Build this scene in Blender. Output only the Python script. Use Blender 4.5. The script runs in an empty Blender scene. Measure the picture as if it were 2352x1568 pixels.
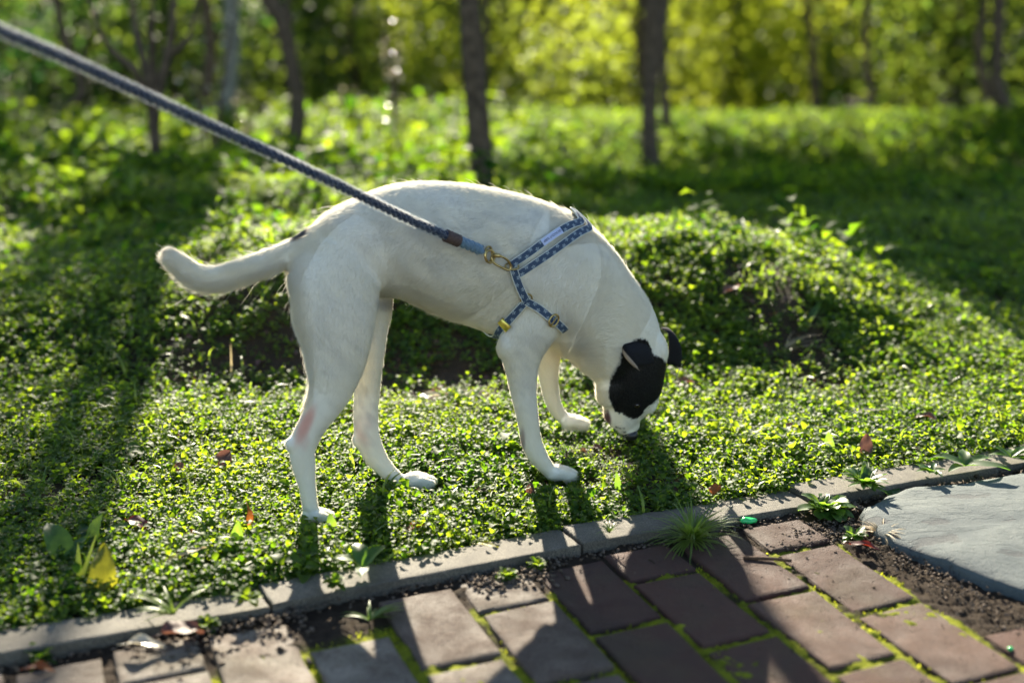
import bpy, math, random
import numpy as np
from mathutils import Vector, Matrix
from mathutils.bvhtree import BVHTree

R = math.radians
rng = np.random.default_rng(7)
random.seed(7)
scene = bpy.context.scene
col = scene.collection

# ------------------------------------------------------------------ camera
CAM_H, PITCH, FPX = 0.84, R(15.0), 50 / 36 * 2352      # FPX: focal length in pixels of a 2352 px wide picture
cd = bpy.data.cameras.new('camera'); cam = bpy.data.objects.new('camera', cd); col.objects.link(cam)
cam.location = (0, 0, CAM_H); cam.rotation_euler = (R(90) - PITCH, 0, 0)
cd.lens = 50; cd.sensor_width = 36; cd.clip_start = 0.05; cd.clip_end = 400
cd.dof.use_dof = True; cd.dof.focus_distance = 2.32; cd.dof.aperture_fstop = 2.0; cd.dof.aperture_blades = 0
scene.camera = cam

# ------------------------------------------------------------------ sky and sun
SUN_EL, SUN_AZ = 24.0, -8.5                             # elevation; azimuth from +Y, negative = to the left
world = bpy.data.worlds.new('World'); scene.world = world; world.use_nodes = True
wn = world.node_tree
sky = wn.nodes.new('ShaderNodeTexSky'); sky.sky_type = 'NISHITA'; sky.sun_disc = False
sky.sun_elevation = R(SUN_EL); sky.sun_rotation = R(SUN_AZ); sky.air_density = 1.0; sky.dust_density = 0.6
wn.links.new(sky.outputs[0], wn.nodes['Background'].inputs[0]); wn.nodes['Background'].inputs[1].default_value = 0.068
sl = bpy.data.lights.new('sun', 'SUN'); sun = bpy.data.objects.new('sun', sl); col.objects.link(sun)
sl.energy = 5.0; sl.angle = R(0.5); sl.color = (1.0, 0.90, 0.71)
sd = Vector((math.sin(R(SUN_AZ)) * math.cos(R(SUN_EL)), math.cos(R(SUN_AZ)) * math.cos(R(SUN_EL)), math.sin(R(SUN_EL))))
sun.rotation_euler = sd.to_track_quat('Z', 'Y').to_euler()
scene.view_settings.view_transform = 'Standard'; scene.view_settings.look = 'None'
scene.view_settings.exposure = 2.15; scene.view_settings.gamma = 1.0
scene.render.engine = 'CYCLES'
cy = scene.cycles
cy.use_denoising = True
try: cy.denoiser = 'OPENIMAGEDENOISE'
except Exception: pass
cy.max_bounces = 8; cy.diffuse_bounces = 4; cy.transmission_bounces = 6; cy.glossy_bounces = 2; cy.transparent_max_bounces = 8
cy.sample_clamp_indirect = 6; cy.caustics_reflective = False; cy.caustics_refractive = False

# ------------------------------------------------------------------ picture pixel -> world
cP, sP = math.cos(PITCH), math.sin(PITCH)
def ray(px, py):
    x = (px - 1176) / FPX; y = (784 - py) / FPX
    return np.array([x, cP + y * sP, -sP + y * cP])
def at(px, py, Y):                                     # the point at distance Y in front of the camera
    d = ray(px, py); return np.array([0, 0, CAM_H]) + d * (Y / d[1])
def pxm(py, Y):                                        # metres per picture pixel there
    return Y / ray(1176, py)[1] / FPX
def to_px(P):
    P = np.asarray(P, float).reshape(-1, 3); x, y, z = P[:, 0], P[:, 1], P[:, 2] - CAM_H
    zc = y * cP - z * sP; yc = y * sP + z * cP
    return np.stack([1176 + FPX * x / zc, 784 - FPX * yc / zc], 1)

# ------------------------------------------------------------------ helpers
def tag(o, label=None, cat=None, group=None, kind=None):
    if label: o['label'] = label
    if cat: o['category'] = cat
    if group: o['group'] = group
    if kind: o['kind'] = kind
    return o
def empty(name, loc=(0, 0, 0), rz=0):
    o = bpy.data.objects.new(name, None); o.empty_display_size = .05; col.objects.link(o)
    o.location = tuple(float(v) for v in loc); o.rotation_euler = (0, 0, rz); return o
def mesh(name, V, F, mat, parent=None, smooth=True, uv=None, attrs=None, link=True):
    V = np.asarray(V, np.float32)
    me = bpy.data.meshes.new(name)
    if isinstance(F, np.ndarray):
        n, k = F.shape
        me.vertices.add(len(V)); me.vertices.foreach_set('co', V.ravel())
        me.loops.add(n * k); me.loops.foreach_set('vertex_index', F.astype(np.int32).ravel())
        me.polygons.add(n); me.polygons.foreach_set('loop_start', np.arange(0, n * k, k, dtype=np.int32))
        me.update(calc_edges=True)
    else:
        me.from_pydata(V.tolist(), [], [list(map(int, f)) for f in F]); me.update()
    me.polygons.foreach_set('use_smooth', np.full(len(me.polygons), smooth))
    if attrs:
        for an, (data, typ) in attrs.items():
            a = me.attributes.new(an, typ, 'POINT')
            a.data.foreach_set('color' if typ == 'FLOAT_COLOR' else ('vector' if typ == 'FLOAT_VECTOR' else 'value'), np.asarray(data, np.float32).ravel())
    me.materials.append(mat) if mat else None
    me.update()
    if not link: return me
    o = bpy.data.objects.new(name, me); col.objects.link(o)
    if parent: o.parent = parent
    return o
class MB:
    def __init__(s): s.V = []; s.F = []; s.n = 0; s.A = []
    def add(s, V, F, a=None):
        V = np.asarray(V, float); s.V.append(V); s.F += [[int(i) + s.n for i in f] for f in F]; s.n += len(V)
        s.A.append(np.full(len(V), 0. if a is None else a) if np.isscalar(a) or a is None else np.asarray(a))
        return s
    def build(s, name, mat, parent=None, smooth=True, attrs=None, origin=None):
        V = np.concatenate(s.V)
        if origin is not None: V = V - np.asarray(origin)
        at_ = {'var': (np.concatenate(s.A), 'FLOAT')}
        if attrs: at_.update(attrs)
        return mesh(name, V, s.F, mat, parent, smooth, attrs=at_)
def grid_faces(nu, nv, wrap_v=False):
    F = []
    for i in range(nu - 1):
        for j in range(nv if wrap_v else nv - 1):
            a = i * nv + j; b = i * nv + (j + 1) % nv
            F.append((a, b, b + nv, a + nv))
    return F
def catmull(P, n):
    P = np.asarray(P, float); out = []
    Q = np.vstack([2 * P[0] - P[1], P, 2 * P[-1] - P[-2]])
    for i in range(1, len(Q) - 2):
        p0, p1, p2, p3 = Q[i - 1:i + 3]
        for t in np.linspace(0, 1, n, endpoint=False):
            out.append(.5 * ((2 * p1) + (-p0 + p2) * t + (2 * p0 - 5 * p1 + 4 * p2 - p3) * t * t + (-p0 + 3 * p1 - 3 * p2 + p3) * t ** 3))
    out.append(P[-1]); return np.array(out)
def nrm(v):
    v = np.asarray(v, float); return v / (np.linalg.norm(v, axis=-1, keepdims=True) + 1e-12)
def tube(path, rad, n=10, cap=True):
    path = np.asarray(path, float); m = len(path); rad = np.broadcast_to(rad, m)
    T = nrm(np.gradient(path, axis=0)); up = np.array([0, 0, 1.]) if abs(T[0][2]) < .9 else np.array([1., 0, 0])
    N = nrm(np.cross(T[0], up)); V = []
    for i in range(m):
        N = nrm(N - T[i] * (N @ T[i])); B = np.cross(T[i], N)
        for k in range(n):
            a = 2 * math.pi * k / n; V.append(path[i] + rad[i] * (math.cos(a) * N + math.sin(a) * B))
    F = grid_faces(m, n, True)
    if cap: F += [list(range(n))[::-1], [(m - 1) * n + k for k in range(n)]]
    return np.array(V), F
_S = rng.uniform(0, 2 * math.pi, (40, 2)); _D = rng.uniform(0, 2 * math.pi, 40)
def wav(x, y, f, k0=0, n=6):                           # smooth sum-of-waves noise, about -1..1
    s = 0
    for k in range(n):
        i = (k0 + k) % 40; c, d = math.cos(_D[i]), math.sin(_D[i]); ff = f * (1 + .33 * k)
        s = s + np.sin(ff * (c * x + d * y) + _S[i, 0] + 1.3 * np.sin(ff * .6 * (-d * x + c * y) + _S[i, 1]))
    return s / n * 1.5

# ------------------------------------------------------------------ materials
def mat(name):
    m = bpy.data.materials.new(name); m.use_nodes = True; nt = m.node_tree
    for n in list(nt.nodes): nt.nodes.remove(n)
    return m, nt, nt.nodes.new('ShaderNodeOutputMaterial')
def N(nt, t, **kw):
    n = nt.nodes.new(t)
    for k, v in kw.items():
        if k.startswith('i_'):
            key = k[2:].replace('_', ' ')
            try: n.inputs[key].default_value = v
            except Exception: n.inputs[int(key)].default_value = v
        else: setattr(n, k, v)
    return n
def ramp(nt, fac, stops):
    r = nt.nodes.new('ShaderNodeValToRGB'); nt.links.new(fac, r.inputs[0]); e = r.color_ramp.elements
    while len(e) < len(stops): e.new(.5)
    for el, (p, c) in zip(e, stops): el.position = p; el.color = (*c, 1)
    return r.outputs[0]
def noise(nt, scale, detail=4, rough=.55, coord='Object'):
    tc = N(nt, 'ShaderNodeTexCoord'); n = N(nt, 'ShaderNodeTexNoise'); n.inputs['Scale'].default_value = scale
    n.inputs['Detail'].default_value = detail; n.inputs['Roughness'].default_value = rough
    nt.links.new(tc.outputs[coord], n.inputs['Vector']); return n.outputs[0]
def mixc(nt, fac, a, b, mode='MIX'):
    m = N(nt, 'ShaderNodeMix', data_type='RGBA', blend_type=mode)
    for s, v in ((0, fac), (6, a), (7, b)):
        if isinstance(v, bpy.types.NodeSocket): nt.links.new(v, m.inputs[s])
        elif s == 0: m.inputs[0].default_value = v
        else: m.inputs[s].default_value = (*v, 1)
    return m.outputs[2]
def bump(nt, h, strength, dist):
    b = N(nt, 'ShaderNodeBump'); b.inputs['Strength'].default_value = strength; b.inputs['Distance'].default_value = dist
    nt.links.new(h, b.inputs['Height']); return b.outputs[0]
def principled(nt, out, color, rough=.8, spec=.3, metal=0, normal=None):
    p = N(nt, 'ShaderNodeBsdfPrincipled')
    if isinstance(color, bpy.types.NodeSocket): nt.links.new(color, p.inputs['Base Color'])
    else: p.inputs['Base Color'].default_value = (*color, 1)
    if isinstance(rough, bpy.types.NodeSocket): nt.links.new(rough, p.inputs['Roughness'])
    else: p.inputs['Roughness'].default_value = rough
    p.inputs['Specular IOR Level'].default_value = spec; p.inputs['Metallic'].default_value = metal
    if normal: nt.links.new(normal, p.inputs['Normal'])
    if out: nt.links.new(p.outputs[0], out.inputs[0])
    return p
def simple(name, c, rough=.7, spec=.3, metal=0, nscale=None, var=.25, bstr=0, bdist=.001):
    m, nt, out = mat(name); cc = c; nn = None
    if nscale:
        f = noise(nt, nscale); lo = tuple(max(0, v * (1 - var)) for v in c); hi = tuple(min(1, v * (1 + var)) for v in c)
        cc = ramp(nt, f, [(.3, lo), (.7, hi)])
        if bstr: nn = bump(nt, f, bstr, bdist)
    principled(nt, out, cc, rough, spec, metal, nn); return m
def leafmat(name, lo, hi, tlo, thi, rough=.42, spec=.5, trans=.45, nscale=0, rnd=False, sheen=0.):
    m, nt, out = mat(name)
    a = N(nt, 'ShaderNodeAttribute', attribute_name='var'); fac = a.outputs['Fac']
    if rnd:                                             # each tree has its own tone
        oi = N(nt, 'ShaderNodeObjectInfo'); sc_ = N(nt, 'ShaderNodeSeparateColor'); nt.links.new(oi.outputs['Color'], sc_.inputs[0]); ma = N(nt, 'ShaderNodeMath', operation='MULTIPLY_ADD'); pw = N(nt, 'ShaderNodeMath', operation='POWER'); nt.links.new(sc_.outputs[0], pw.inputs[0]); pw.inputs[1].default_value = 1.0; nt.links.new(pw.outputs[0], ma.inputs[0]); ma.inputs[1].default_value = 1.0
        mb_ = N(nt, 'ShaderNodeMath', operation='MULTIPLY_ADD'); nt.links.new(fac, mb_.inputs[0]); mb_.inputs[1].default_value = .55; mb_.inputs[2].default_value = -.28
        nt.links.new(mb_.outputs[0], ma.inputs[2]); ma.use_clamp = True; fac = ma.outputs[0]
    c = ramp(nt, fac, [(0, lo), (1, hi)]); t = ramp(nt, fac, [(0, tlo), (1, thi)])
    if nscale:
        n = noise(nt, nscale, 5); c = mixc(nt, n, c, tuple(v * .55 for v in lo)); t = mixc(nt, ramp(nt, n, [(.35, (0, 0, 0)), (.75, (1, 1, 1))]), t, tuple(v * .6 for v in tlo))
    p = principled(nt, None, c, rough, spec)
    if sheen: p.inputs['Sheen Weight'].default_value = sheen; p.inputs['Sheen Roughness'].default_value = .45; p.inputs['Sheen Tint'].default_value = (.93, 1, .85, 1)
    tr = N(nt, 'ShaderNodeBsdfTranslucent'); nt.links.new(t, tr.inputs[0])
    ms = N(nt, 'ShaderNodeMixShader'); ms.inputs[0].default_value = trans
    nt.links.new(p.outputs[0], ms.inputs[1]); nt.links.new(tr.outputs[0], ms.inputs[2]); nt.links.new(ms.outputs[0], out.inputs[0])
    return m

M = {}
M['cover'] = leafmat('cover_leaf', (.018, .058, .006), (.065, .110, .012), (.15, .34, .006), (.58, .72, .025), .58, .28, .57, sheen=.12)
M['mound_leaf'] = leafmat('mound_leaf', (.016, .052, .007), (.06, .11, .014), (.10, .28, .010), (.52, .66, .025), .65, .08, .52)
M['broad'] = leafmat('broad_leaf', (.05, .12, .03), (.10, .20, .04), (.20, .42, .03), (.42, .60, .05), .45, .45, .5, 60)
M['yellow_leaf'] = leafmat('yellow_leaf', (.24, .22, .03), (.34, .30, .04), (.42, .42, .02), (.55, .50, .03), .5, .3, .5, 50)
M['crown'] = leafmat('crown_leaf', (.014, .045, .018), (.07, .11, .02), (.04, .15, .03), (.66, .74, .05), .6, .10, .5, rnd=True)
M['pale_leaf'] = leafmat('pale_leaf', (.30, .28, .22), (.45, .40, .30), (.5, .45, .3), (.7, .6, .4), .3, .6, .3)  # dry pale leaves; on saplings the pale tone stands in for sun glints
M['dead'] = leafmat('dead_leaf', (.12, .06, .05), (.20, .11, .09), (.25, .10, .06), (.35, .16, .1), .6, .3, .25, 70)
M['orange'] = leafmat('orange_leaf', (.30, .08, .02), (.40, .13, .03), (.5, .13, .02), (.6, .2, .03), .5, .3, .4, 70)
M['red'] = leafmat('red_leaf', (.10, .015, .01), (.16, .03, .02), (.3, .03, .01), (.4, .05, .02), .4, .4, .4, 70)
M['straw'] = leafmat('straw', (.35, .27, .16), (.50, .40, .25), (.4, .3, .15), (.6, .48, .25), .6, .3, .35)
M['blade'] = leafmat('grass_blade', (.07, .13, .02), (.14, .20, .04), (.25, .42, .03), (.5, .6, .06), .4, .45, .45)
M['deep'] = leafmat('deep_leaf', (.012, .04, .018), (.05, .09, .02), (.06, .20, .04), (.42, .55, .04), .6, .08, .48)
M['bark'] = simple('bark', (.095, .068, .045), .9, .15, nscale=30, var=.5, bstr=.7, bdist=.01)
M['pale_bark'] = simple('pale_bark', (.20, .19, .16), .85, .2, nscale=30, var=.3, bstr=.5, bdist=.008)

def soil_material():
    m, nt, out = mat('soil'); f = noise(nt, 9, 8, .7); g = noise(nt, 90, 6, .7)
    c = ramp(nt, f, [(.3, (.030, .020, .012)), (.55, (.075, .05, .032)), (.75, (.13, .09, .06))])
    c = mixc(nt, g, c, (.025, .02, .012)); principled(nt, out, c, .95, .15, normal=bump(nt, g, .9, .008)); return m
M['soil'] = soil_material()
def brick_material():
    m, nt, out = mat('paving_brick')
    a = N(nt, 'ShaderNodeAttribute', attribute_name='var').outputs['Fac']
    c = ramp(nt, a, [(0, (.050, .020, .018)), (.4, (.085, .034, .025)), (.65, (.115, .068, .052)), (1, (.27, .235, .19))])
    f = noise(nt, 26, 6, .65); g = noise(nt, 260, 5, .75); big = noise(nt, 7, 3)
    c = mixc(nt, ramp(nt, f, [(.4, (0, 0, 0)), (.7, (.6, .6, .6))]), c, (.115, .075, .055))
    c = mixc(nt, ramp(nt, g, [(.5, (0, 0, 0)), (.62, (.7, .7, .7))]), c, (.05, .035, .032))
    c = mixc(nt, ramp(nt, big, [(.5, (0, 0, 0)), (.75, (.45, .45, .45))]), c, (.07, .075, .04))
    tc = N(nt, 'ShaderNodeTexCoord'); vo = N(nt, 'ShaderNodeTexVoronoi'); vo.inputs['Scale'].default_value = 110; nt.links.new(tc.outputs['Object'], vo.inputs['Vector'])
    pit = ramp(nt, vo.outputs['Distance'], [(.10, (1, 1, 1)), (.22, (0, 0, 0))]); pk = mixc(nt, ramp(nt, noise(nt, 40, 2), [(.5, (0, 0, 0)), (.6, (1, 1, 1))]), (0, 0, 0), pit)
    c = mixc(nt, mixc(nt, .55, (0, 0, 0), pk), c, (.02, .015, .014))
    gr = noise(nt, 900, 3, .8); c = mixc(nt, ramp(nt, gr, [(.5, (0, 0, 0)), (.68, (.3, .3, .3))]), c, (.22, .16, .12))
    st = noise(nt, 3.2, 6, .7); c = mixc(nt, ramp(nt, st, [(.42, (.55, .55, .55)), (.56, (0, 0, 0))]), c, (.05, .035, .03))
    mx = N(nt, 'ShaderNodeMath', operation='ADD'); nt.links.new(g, mx.inputs[0]); nt.links.new(f, mx.inputs[1])
    sb = N(nt, 'ShaderNodeMath', operation='SUBTRACT'); nt.links.new(mx.outputs[0], sb.inputs[0]); nt.links.new(pk, sb.inputs[1]); mx = sb
    rr = ramp(nt, f, [(.3, (.55, .55, .55)), (.7, (.92, .92, .92))])
    principled(nt, out, c, rr, .12, normal=bump(nt, mx.outputs[0], .9, .004)); return m
M['brick'] = brick_material()
def kerb_material():
    m, nt, out = mat('kerb_stone'); f = noise(nt, 14, 6, .7); g = noise(nt, 420, 4, .8)
    c = ramp(nt, f, [(.3, (.075, .062, .048)), (.5, (.15, .13, .10)), (.7, (.24, .21, .165))])
    c = mixc(nt, ramp(nt, g, [(.42, (0, 0, 0)), (.6, (1, 1, 1))]), c, (.055, .05, .042))
    principled(nt, out, c, .8, .3, normal=bump(nt, g, .8, .0015)); return m
M['kerb'] = kerb_material()
def moss_material():
    m, nt, out = mat('moss'); f = noise(nt, 14, 5, .7); g = noise(nt, 500, 4, .8)
    a = N(nt, 'ShaderNodeAttribute', attribute_name='mossy').outputs['Fac']; ml = N(nt, 'ShaderNodeMath', operation='MULTIPLY'); nt.links.new(f, ml.inputs[0]); nt.links.new(a, ml.inputs[1])
    c = ramp(nt, ml.outputs[0], [(.32, (.045, .032, .022)), (.42, (.05, .045, .016)), (.48, (.15, .17, .012)), (.72, (.30, .32, .02))])
    principled(nt, out, c, .95, .1, normal=bump(nt, g, 1, .004)); return m
M['moss'] = moss_material()
def slate_material():
    m, nt, out = mat('slate'); f = noise(nt, 8, 8, .6); g = noise(nt, 320, 6, .75)
    tc = N(nt, 'ShaderNodeTexCoord'); mp = N(nt, 'ShaderNodeMapping'); mp.inputs['Scale'].default_value = (5, 12, 5); mp.inputs['Rotation'].default_value = (0, 0, .5)
    nt.links.new(tc.outputs['Object'], mp.inputs[0]); n2 = N(nt, 'ShaderNodeTexNoise'); n2.inputs['Scale'].default_value = 1.3; n2.inputs['Detail'].default_value = 9; n2.inputs['Roughness'].default_value = .62; nt.links.new(mp.outputs[0], n2.inputs['Vector'])
    flake = ramp(nt, n2.outputs[0], [(.40, (0, 0, 0)), (.425, (.3, .3, .3)), (.50, (.36, .36, .36)), (.515, (.62, .62, .62)), (.60, (.7, .7, .7)), (.61, (1, 1, 1))])
    c = ramp(nt, f, [(.3, (.060, .078, .084)), (.7, (.115, .132, .128))])
    c = mixc(nt, ramp(nt, n2.outputs[0], [(.40, (.8, .8, .8)), (.43, (0, 0, 0))]), c, (.05, .055, .06))
    c = mixc(nt, ramp(nt, g, [(.56, (0, 0, 0)), (.66, (.6, .6, .6))]), c, (.16, .17, .155))
    ad = N(nt, 'ShaderNodeMath', operation='MULTIPLY_ADD'); nt.links.new(flake, ad.inputs[0]); ad.inputs[1].default_value = 1.6; nt.links.new(g, ad.inputs[2])
    principled(nt, out, c, .8, .25, normal=bump(nt, ad.outputs[0], .8, .003)); return m
M['slate'] = slate_material()
def coat_material(name, hair):
    m, nt, out = mat(name)
    c = N(nt, 'ShaderNodeAttribute', attribute_name='coat_color').outputs['Color']
    if hair:
        d = N(nt, 'ShaderNodeBsdfDiffuse'); nt.links.new(c, d.inputs[0])
        t = N(nt, 'ShaderNodeBsdfTranslucent'); nt.links.new(c, t.inputs[0])
        g = N(nt, 'ShaderNodeBsdfGlossy'); g.inputs['Roughness'].default_value = .38
        nt.links.new(mixc(nt, .65, c, (1, 1, 1)), g.inputs[0])
        a = N(nt, 'ShaderNodeMixShader'); a.inputs[0].default_value = .60; nt.links.new(d.outputs[0], a.inputs[1]); nt.links.new(t.outputs[0], a.inputs[2])
        b = N(nt, 'ShaderNodeMixShader'); bw = N(nt, 'ShaderNodeRGBToBW'); nt.links.new(c, bw.inputs[0]); nt.links.new(ramp(nt, bw.outputs[0], [(.0, (.16, .16, .16)), (.2, (.02, .02, .02))]), b.inputs[0]); nt.links.new(a.outputs[0], b.inputs[1]); nt.links.new(g.outputs[0], b.inputs[2])
        nt.links.new(b.outputs[0], out.inputs[0])
    else:
        p = principled(nt, out, c, .85, .15)
    return m
M['coat'] = coat_material('dog_coat', False); M['hair'] = coat_material('dog_hair', True)
M['nose'] = simple('dog_nose', (.012, .011, .012), .35, .5, nscale=400, bstr=.5, bdist=.0008)
M['eye'] = simple('dog_eye', (.012, .007, .004), .08, .8)
M['brass'] = simple('brass', (.50, .37, .15), .32, .5, 1.0, nscale=80, var=.35)
M['bright_brass'] = simple('bright_brass', (.80, .68, .16), .3, .5, 1.0, nscale=80, var=.15)
M['glass'] = simple('green_glass', (.02, .50, .12), .15, .8)
M['twig'] = simple('twig', (.09, .05, .03), .85, .2, nscale=120, var=.5, bstr=.5, bdist=.002)
def rope_material(name, lo, hi, fuzz):
    m, nt, out = mat(name); f = noise(nt, 300, 3, .7)
    tc = N(nt, 'ShaderNodeTexCoord'); c = ramp(nt, f, [(.3, lo), (.7, hi)])
    p = principled(nt, None, c, .7, .25, normal=bump(nt, f, .5, .001))
    p.inputs['Sheen Weight'].default_value = fuzz; p.inputs['Sheen Roughness'].default_value = .35; p.inputs['Sheen Tint'].default_value = (.95, .97, 1, 1)
    nt.links.new(p.outputs[0], out.inputs[0]); return m
M['rope'] = rope_material('leash_rope', (.010, .018, .040), (.028, .042, .080), .6)
M['rope_blue'] = rope_material('leash_rope_end', (.08, .14, .20), (.15, .23, .30), .5)
M['whipping'] = simple('whipping', (.09, .06, .05), .7, .3, nscale=300, var=.4)
def strap_material():
    m, nt, out = mat('star_webbing')
    a = N(nt, 'ShaderNodeAttribute', attribute_name='strap_uv').outputs['Vector']
    sp = N(nt, 'ShaderNodeSeparateXYZ'); nt.links.new(a, sp.inputs[0])
    def mth(op, x, y=None, z=None):
        n = N(nt, 'ShaderNodeMath', operation=op)
        for i, v in enumerate((x, y, z)):
            if v is None: continue
            if isinstance(v, bpy.types.NodeSocket): nt.links.new(v, n.inputs[i])
            else: n.inputs[i].default_value = v
        return n.outputs[0]
    u, v = sp.outputs[0], sp.outputs[1]                # u metres along, v -1..1 across
    cell = .0105
    uc = mth('DIVIDE', u, cell); k = mth('FLOOR', uc); fu = mth('SUBTRACT', mth('SUBTRACT', uc, k), .5)
    x = mth('MULTIPLY', fu, cell); par = mth('SUBTRACT', mth('MULTIPLY', mth('PINGPONG', k, 1.), .9), .45)
    y = mth('MULTIPLY', mth('SUBTRACT', v, par), .0075)
    ang = mth('ADD', mth('ARCTAN2', y, x), mth('MULTIPLY', k, 2.4)); rr = mth('SQRT', mth('ADD', mth('MULTIPLY', x, x), mth('MULTIPLY', y, y)))
    lim = mth('MULTIPLY_ADD', mth('POWER', mth('ABSOLUTE', mth('COSINE', mth('MULTIPLY', ang, 2.5))), 2.5), .0029, .0009)
    star = mth('LESS_THAN', rr, lim); dark = mth('LESS_THAN', rr, mth('MULTIPLY', lim, .33))
    edge = mth('GREATER_THAN', mth('ABSOLUTE', v), .84)
    c = mixc(nt, noise(nt, 200, 3), (.028, .046, .080), (.048, .078, .13))
    c = mixc(nt, star, c, (.34, .40, .42)); c = mixc(nt, dark, c, (.02, .025, .05)); c = mixc(nt, edge, c, (.55, .56, .50))
    principled(nt, out, c, .75, .3, normal=bump(nt, noise(nt, 900, 2), .4, .0006)); return m
M['strap'] = strap_material()
M['label'] = simple('label_cloth', (.45, .50, .68), .7, .3, nscale=300, var=.08)
M['ink'] = simple('ink', (.03, .03, .06), .7, .2)
M['white'] = simple('white_edge', (.55, .56, .5), .8, .2)

# ------------------------------------------------------------------ terrain
KA = R(25.0); KU = np.array([math.cos(KA), math.sin(KA)]); KV = np.array([math.sin(KA), -math.cos(KA)]); KO = np.array([.034, 1.935])
def uv(x, y):
    dx, dy = x - KO[0], y - KO[1]; return dx * KU[0] + dy * KU[1], dx * KV[0] + dy * KV[1]
def xy(u, v): return KO[0] + u * KU[0] + v * KV[0], KO[1] + u * KU[1] + v * KV[1]
KW = .070                                              # kerb width
def ss(a, b, x):
    t = np.clip((x - a) / (b - a), 0, 1); return t * t * (3 - 2 * t)
def height(x, y):
    x = np.asarray(x, float); y = np.asarray(y, float)
    u, v = uv(x, y)
    H1 = np.interp(x, [-2.5, -1.21, -.9, -.54, -.2, .23, .49, .64, .85, 1.2, 2.5], [.05, .075, .11, .18, .18, .17, .18, .155, .09, -.02, -.04])
    yc = 3.28 + .05 * np.sin(3 * x + 1) ; foot = np.interp(x, [-1.3, -.7, -.4, .1, .8, 1.2], [2.55, 2.6, 2.82, 2.86, 2.78, 2.5])
    foot = foot + .11 * wav(x, .3 * y, 5.5, 2); yc = yc + .05 * wav(x, .2 * y, 6, 7)
    up = ss(0, 1, (y - foot) / (yc - foot)); dn = 1 - ss(0, 1, (y - yc - .12) / 1.1) * 1.15
    z = H1 * np.where(y < yc + .12, up, dn)
    z = z + .13 * np.exp(-(((y - 4.75) / .42) ** 2)) * ss(.3, -.5, x)
    z = z + np.interp(x, [-3, -1.6, -.8, 0, .8, 1.5, 3, 5], [-.20, -.19, -.15, -.11, -.17, -.20, -.15, .0]) * ss(5.1, 6.8, y)
    z = z + .05 * np.exp(-(((y - 8.6) / .6) ** 2))
    z = z - .30 * np.clip(y - 9.4, 0, 9.5)
    z = z + .010 * wav(x, y, 7, 3) * ss(2.0, 2.8, y) + .028 * wav(x, y, 2.6, 11) * ss(2.9, 4.2, y)
    near = ss(0, .12, -(v + KW)); z = z * near + (-.012) * (1 - near) * 1.0 + .006 * wav(x, y, 22, 20) * near
    z = z - .006 * near
    return np.where(v > -KW + .004, -.06, z)
def make_ground():
    ys = np.concatenate([np.array([-60, -20, -6, -2, 0, .8]), np.arange(1.2, 4.0, .02), np.arange(4.0, 10, .07), np.arange(10, 24, .5), np.array([26, 32, 45, 80, 160, 300])])
    xs = np.concatenate([-np.array([300, 150, 60, 30, 16, 10, 7]), np.arange(-5, -1.5, .1), np.arange(-1.5, 1.8, .022), np.arange(1.8, 6, .1), np.array([7, 10, 16, 30, 60, 150, 300])])
    X, Y = np.meshgrid(xs, ys); Z = height(X, Y)
    V = np.stack([X.ravel(), Y.ravel(), Z.ravel()], 1); ny, nx = X.shape
    i, j = np.meshgrid(np.arange(ny - 1), np.arange(nx - 1), indexing='ij'); a = (i * nx + j).ravel()
    F = np.stack([a, a + 1, a + 1 + nx, a + nx], 1)
    tag(mesh('ground', V, F, M['soil']), kind='structure')
make_ground()

# ------------------------------------------------------------------ path: kerb, bricks, moss
def rounded_slab(u0, u1, v0, v1, z0, z1, b=.004, shear=-.08, jit=.0, warp=.0015, rs=None, n=5):
    """a slab with bevelled, slightly uneven top edge, in kerb coordinates"""
    rs = rs or random
    c = [(u0, v0), (u1, v0), (u1, v1), (u0, v1)]
    c = [(a + shear * (q - .0) + rs.uniform(-jit, jit), q + rs.uniform(-jit, jit)) for a, q in c]
    rings = []; cx = sum(p[0] for p in c) / 4; cy_ = sum(p[1] for p in c) / 4
    pts = []
    for k in range(4):
        p, q = c[k], c[(k + 1) % 4]
        for t in range(n): f = t / n; pts.append((p[0] + (q[0] - p[0]) * f, p[1] + (q[1] - p[1]) * f))
    pts = [(p[0] + rs.uniform(-warp, warp), p[1] + rs.uniform(-warp, warp)) for p in pts]
    tilt = (rs.uniform(-.02, .02), rs.uniform(-.02, .02)); dz = rs.uniform(-.0015, .0015)
    def ring(ins, z, tl=1):
        o = []
        for (a, q) in pts:
            da, dq = a - cx, q - cy_; L = max(abs(da) + 1e-6, abs(dq) + 1e-6)
            f = 1 - ins / (math.hypot(da, dq) + 1e-6) * 1.25
            uu, vv = cx + da * f, cy_ + dq * f; X, Y = xy(uu, vv); o.append((X, Y, z + tl * (dz + tilt[0] * da + tilt[1] * dq)))
        return o
    V = ring(0, z0, 0) + ring(0, z1 - b) + ring(b * .3, z1 - b * .3) + ring(b, z1) + ring(b * 4, z1 + .0004)
    m = len(pts); F = []
    for r in range(4):
        for k in range(m): F.append((r * m + k, r * m + (k + 1) % m, (r + 1) * m + (k + 1) % m, (r + 1) * m + k))
    F.append([4 * m + k for k in range(m)]); return V, F
STONE_UV = [(.545, .06), (.60, .035), (.664, .012), (.77, .028), (.86, .03), (1.02, .05), (1.1, .2), (1.05, .46), (.86, .52), (.66, .475), (.575, .43), (.545, .345), (.525, .25), (.515, .17), (.525, .10)]
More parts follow.
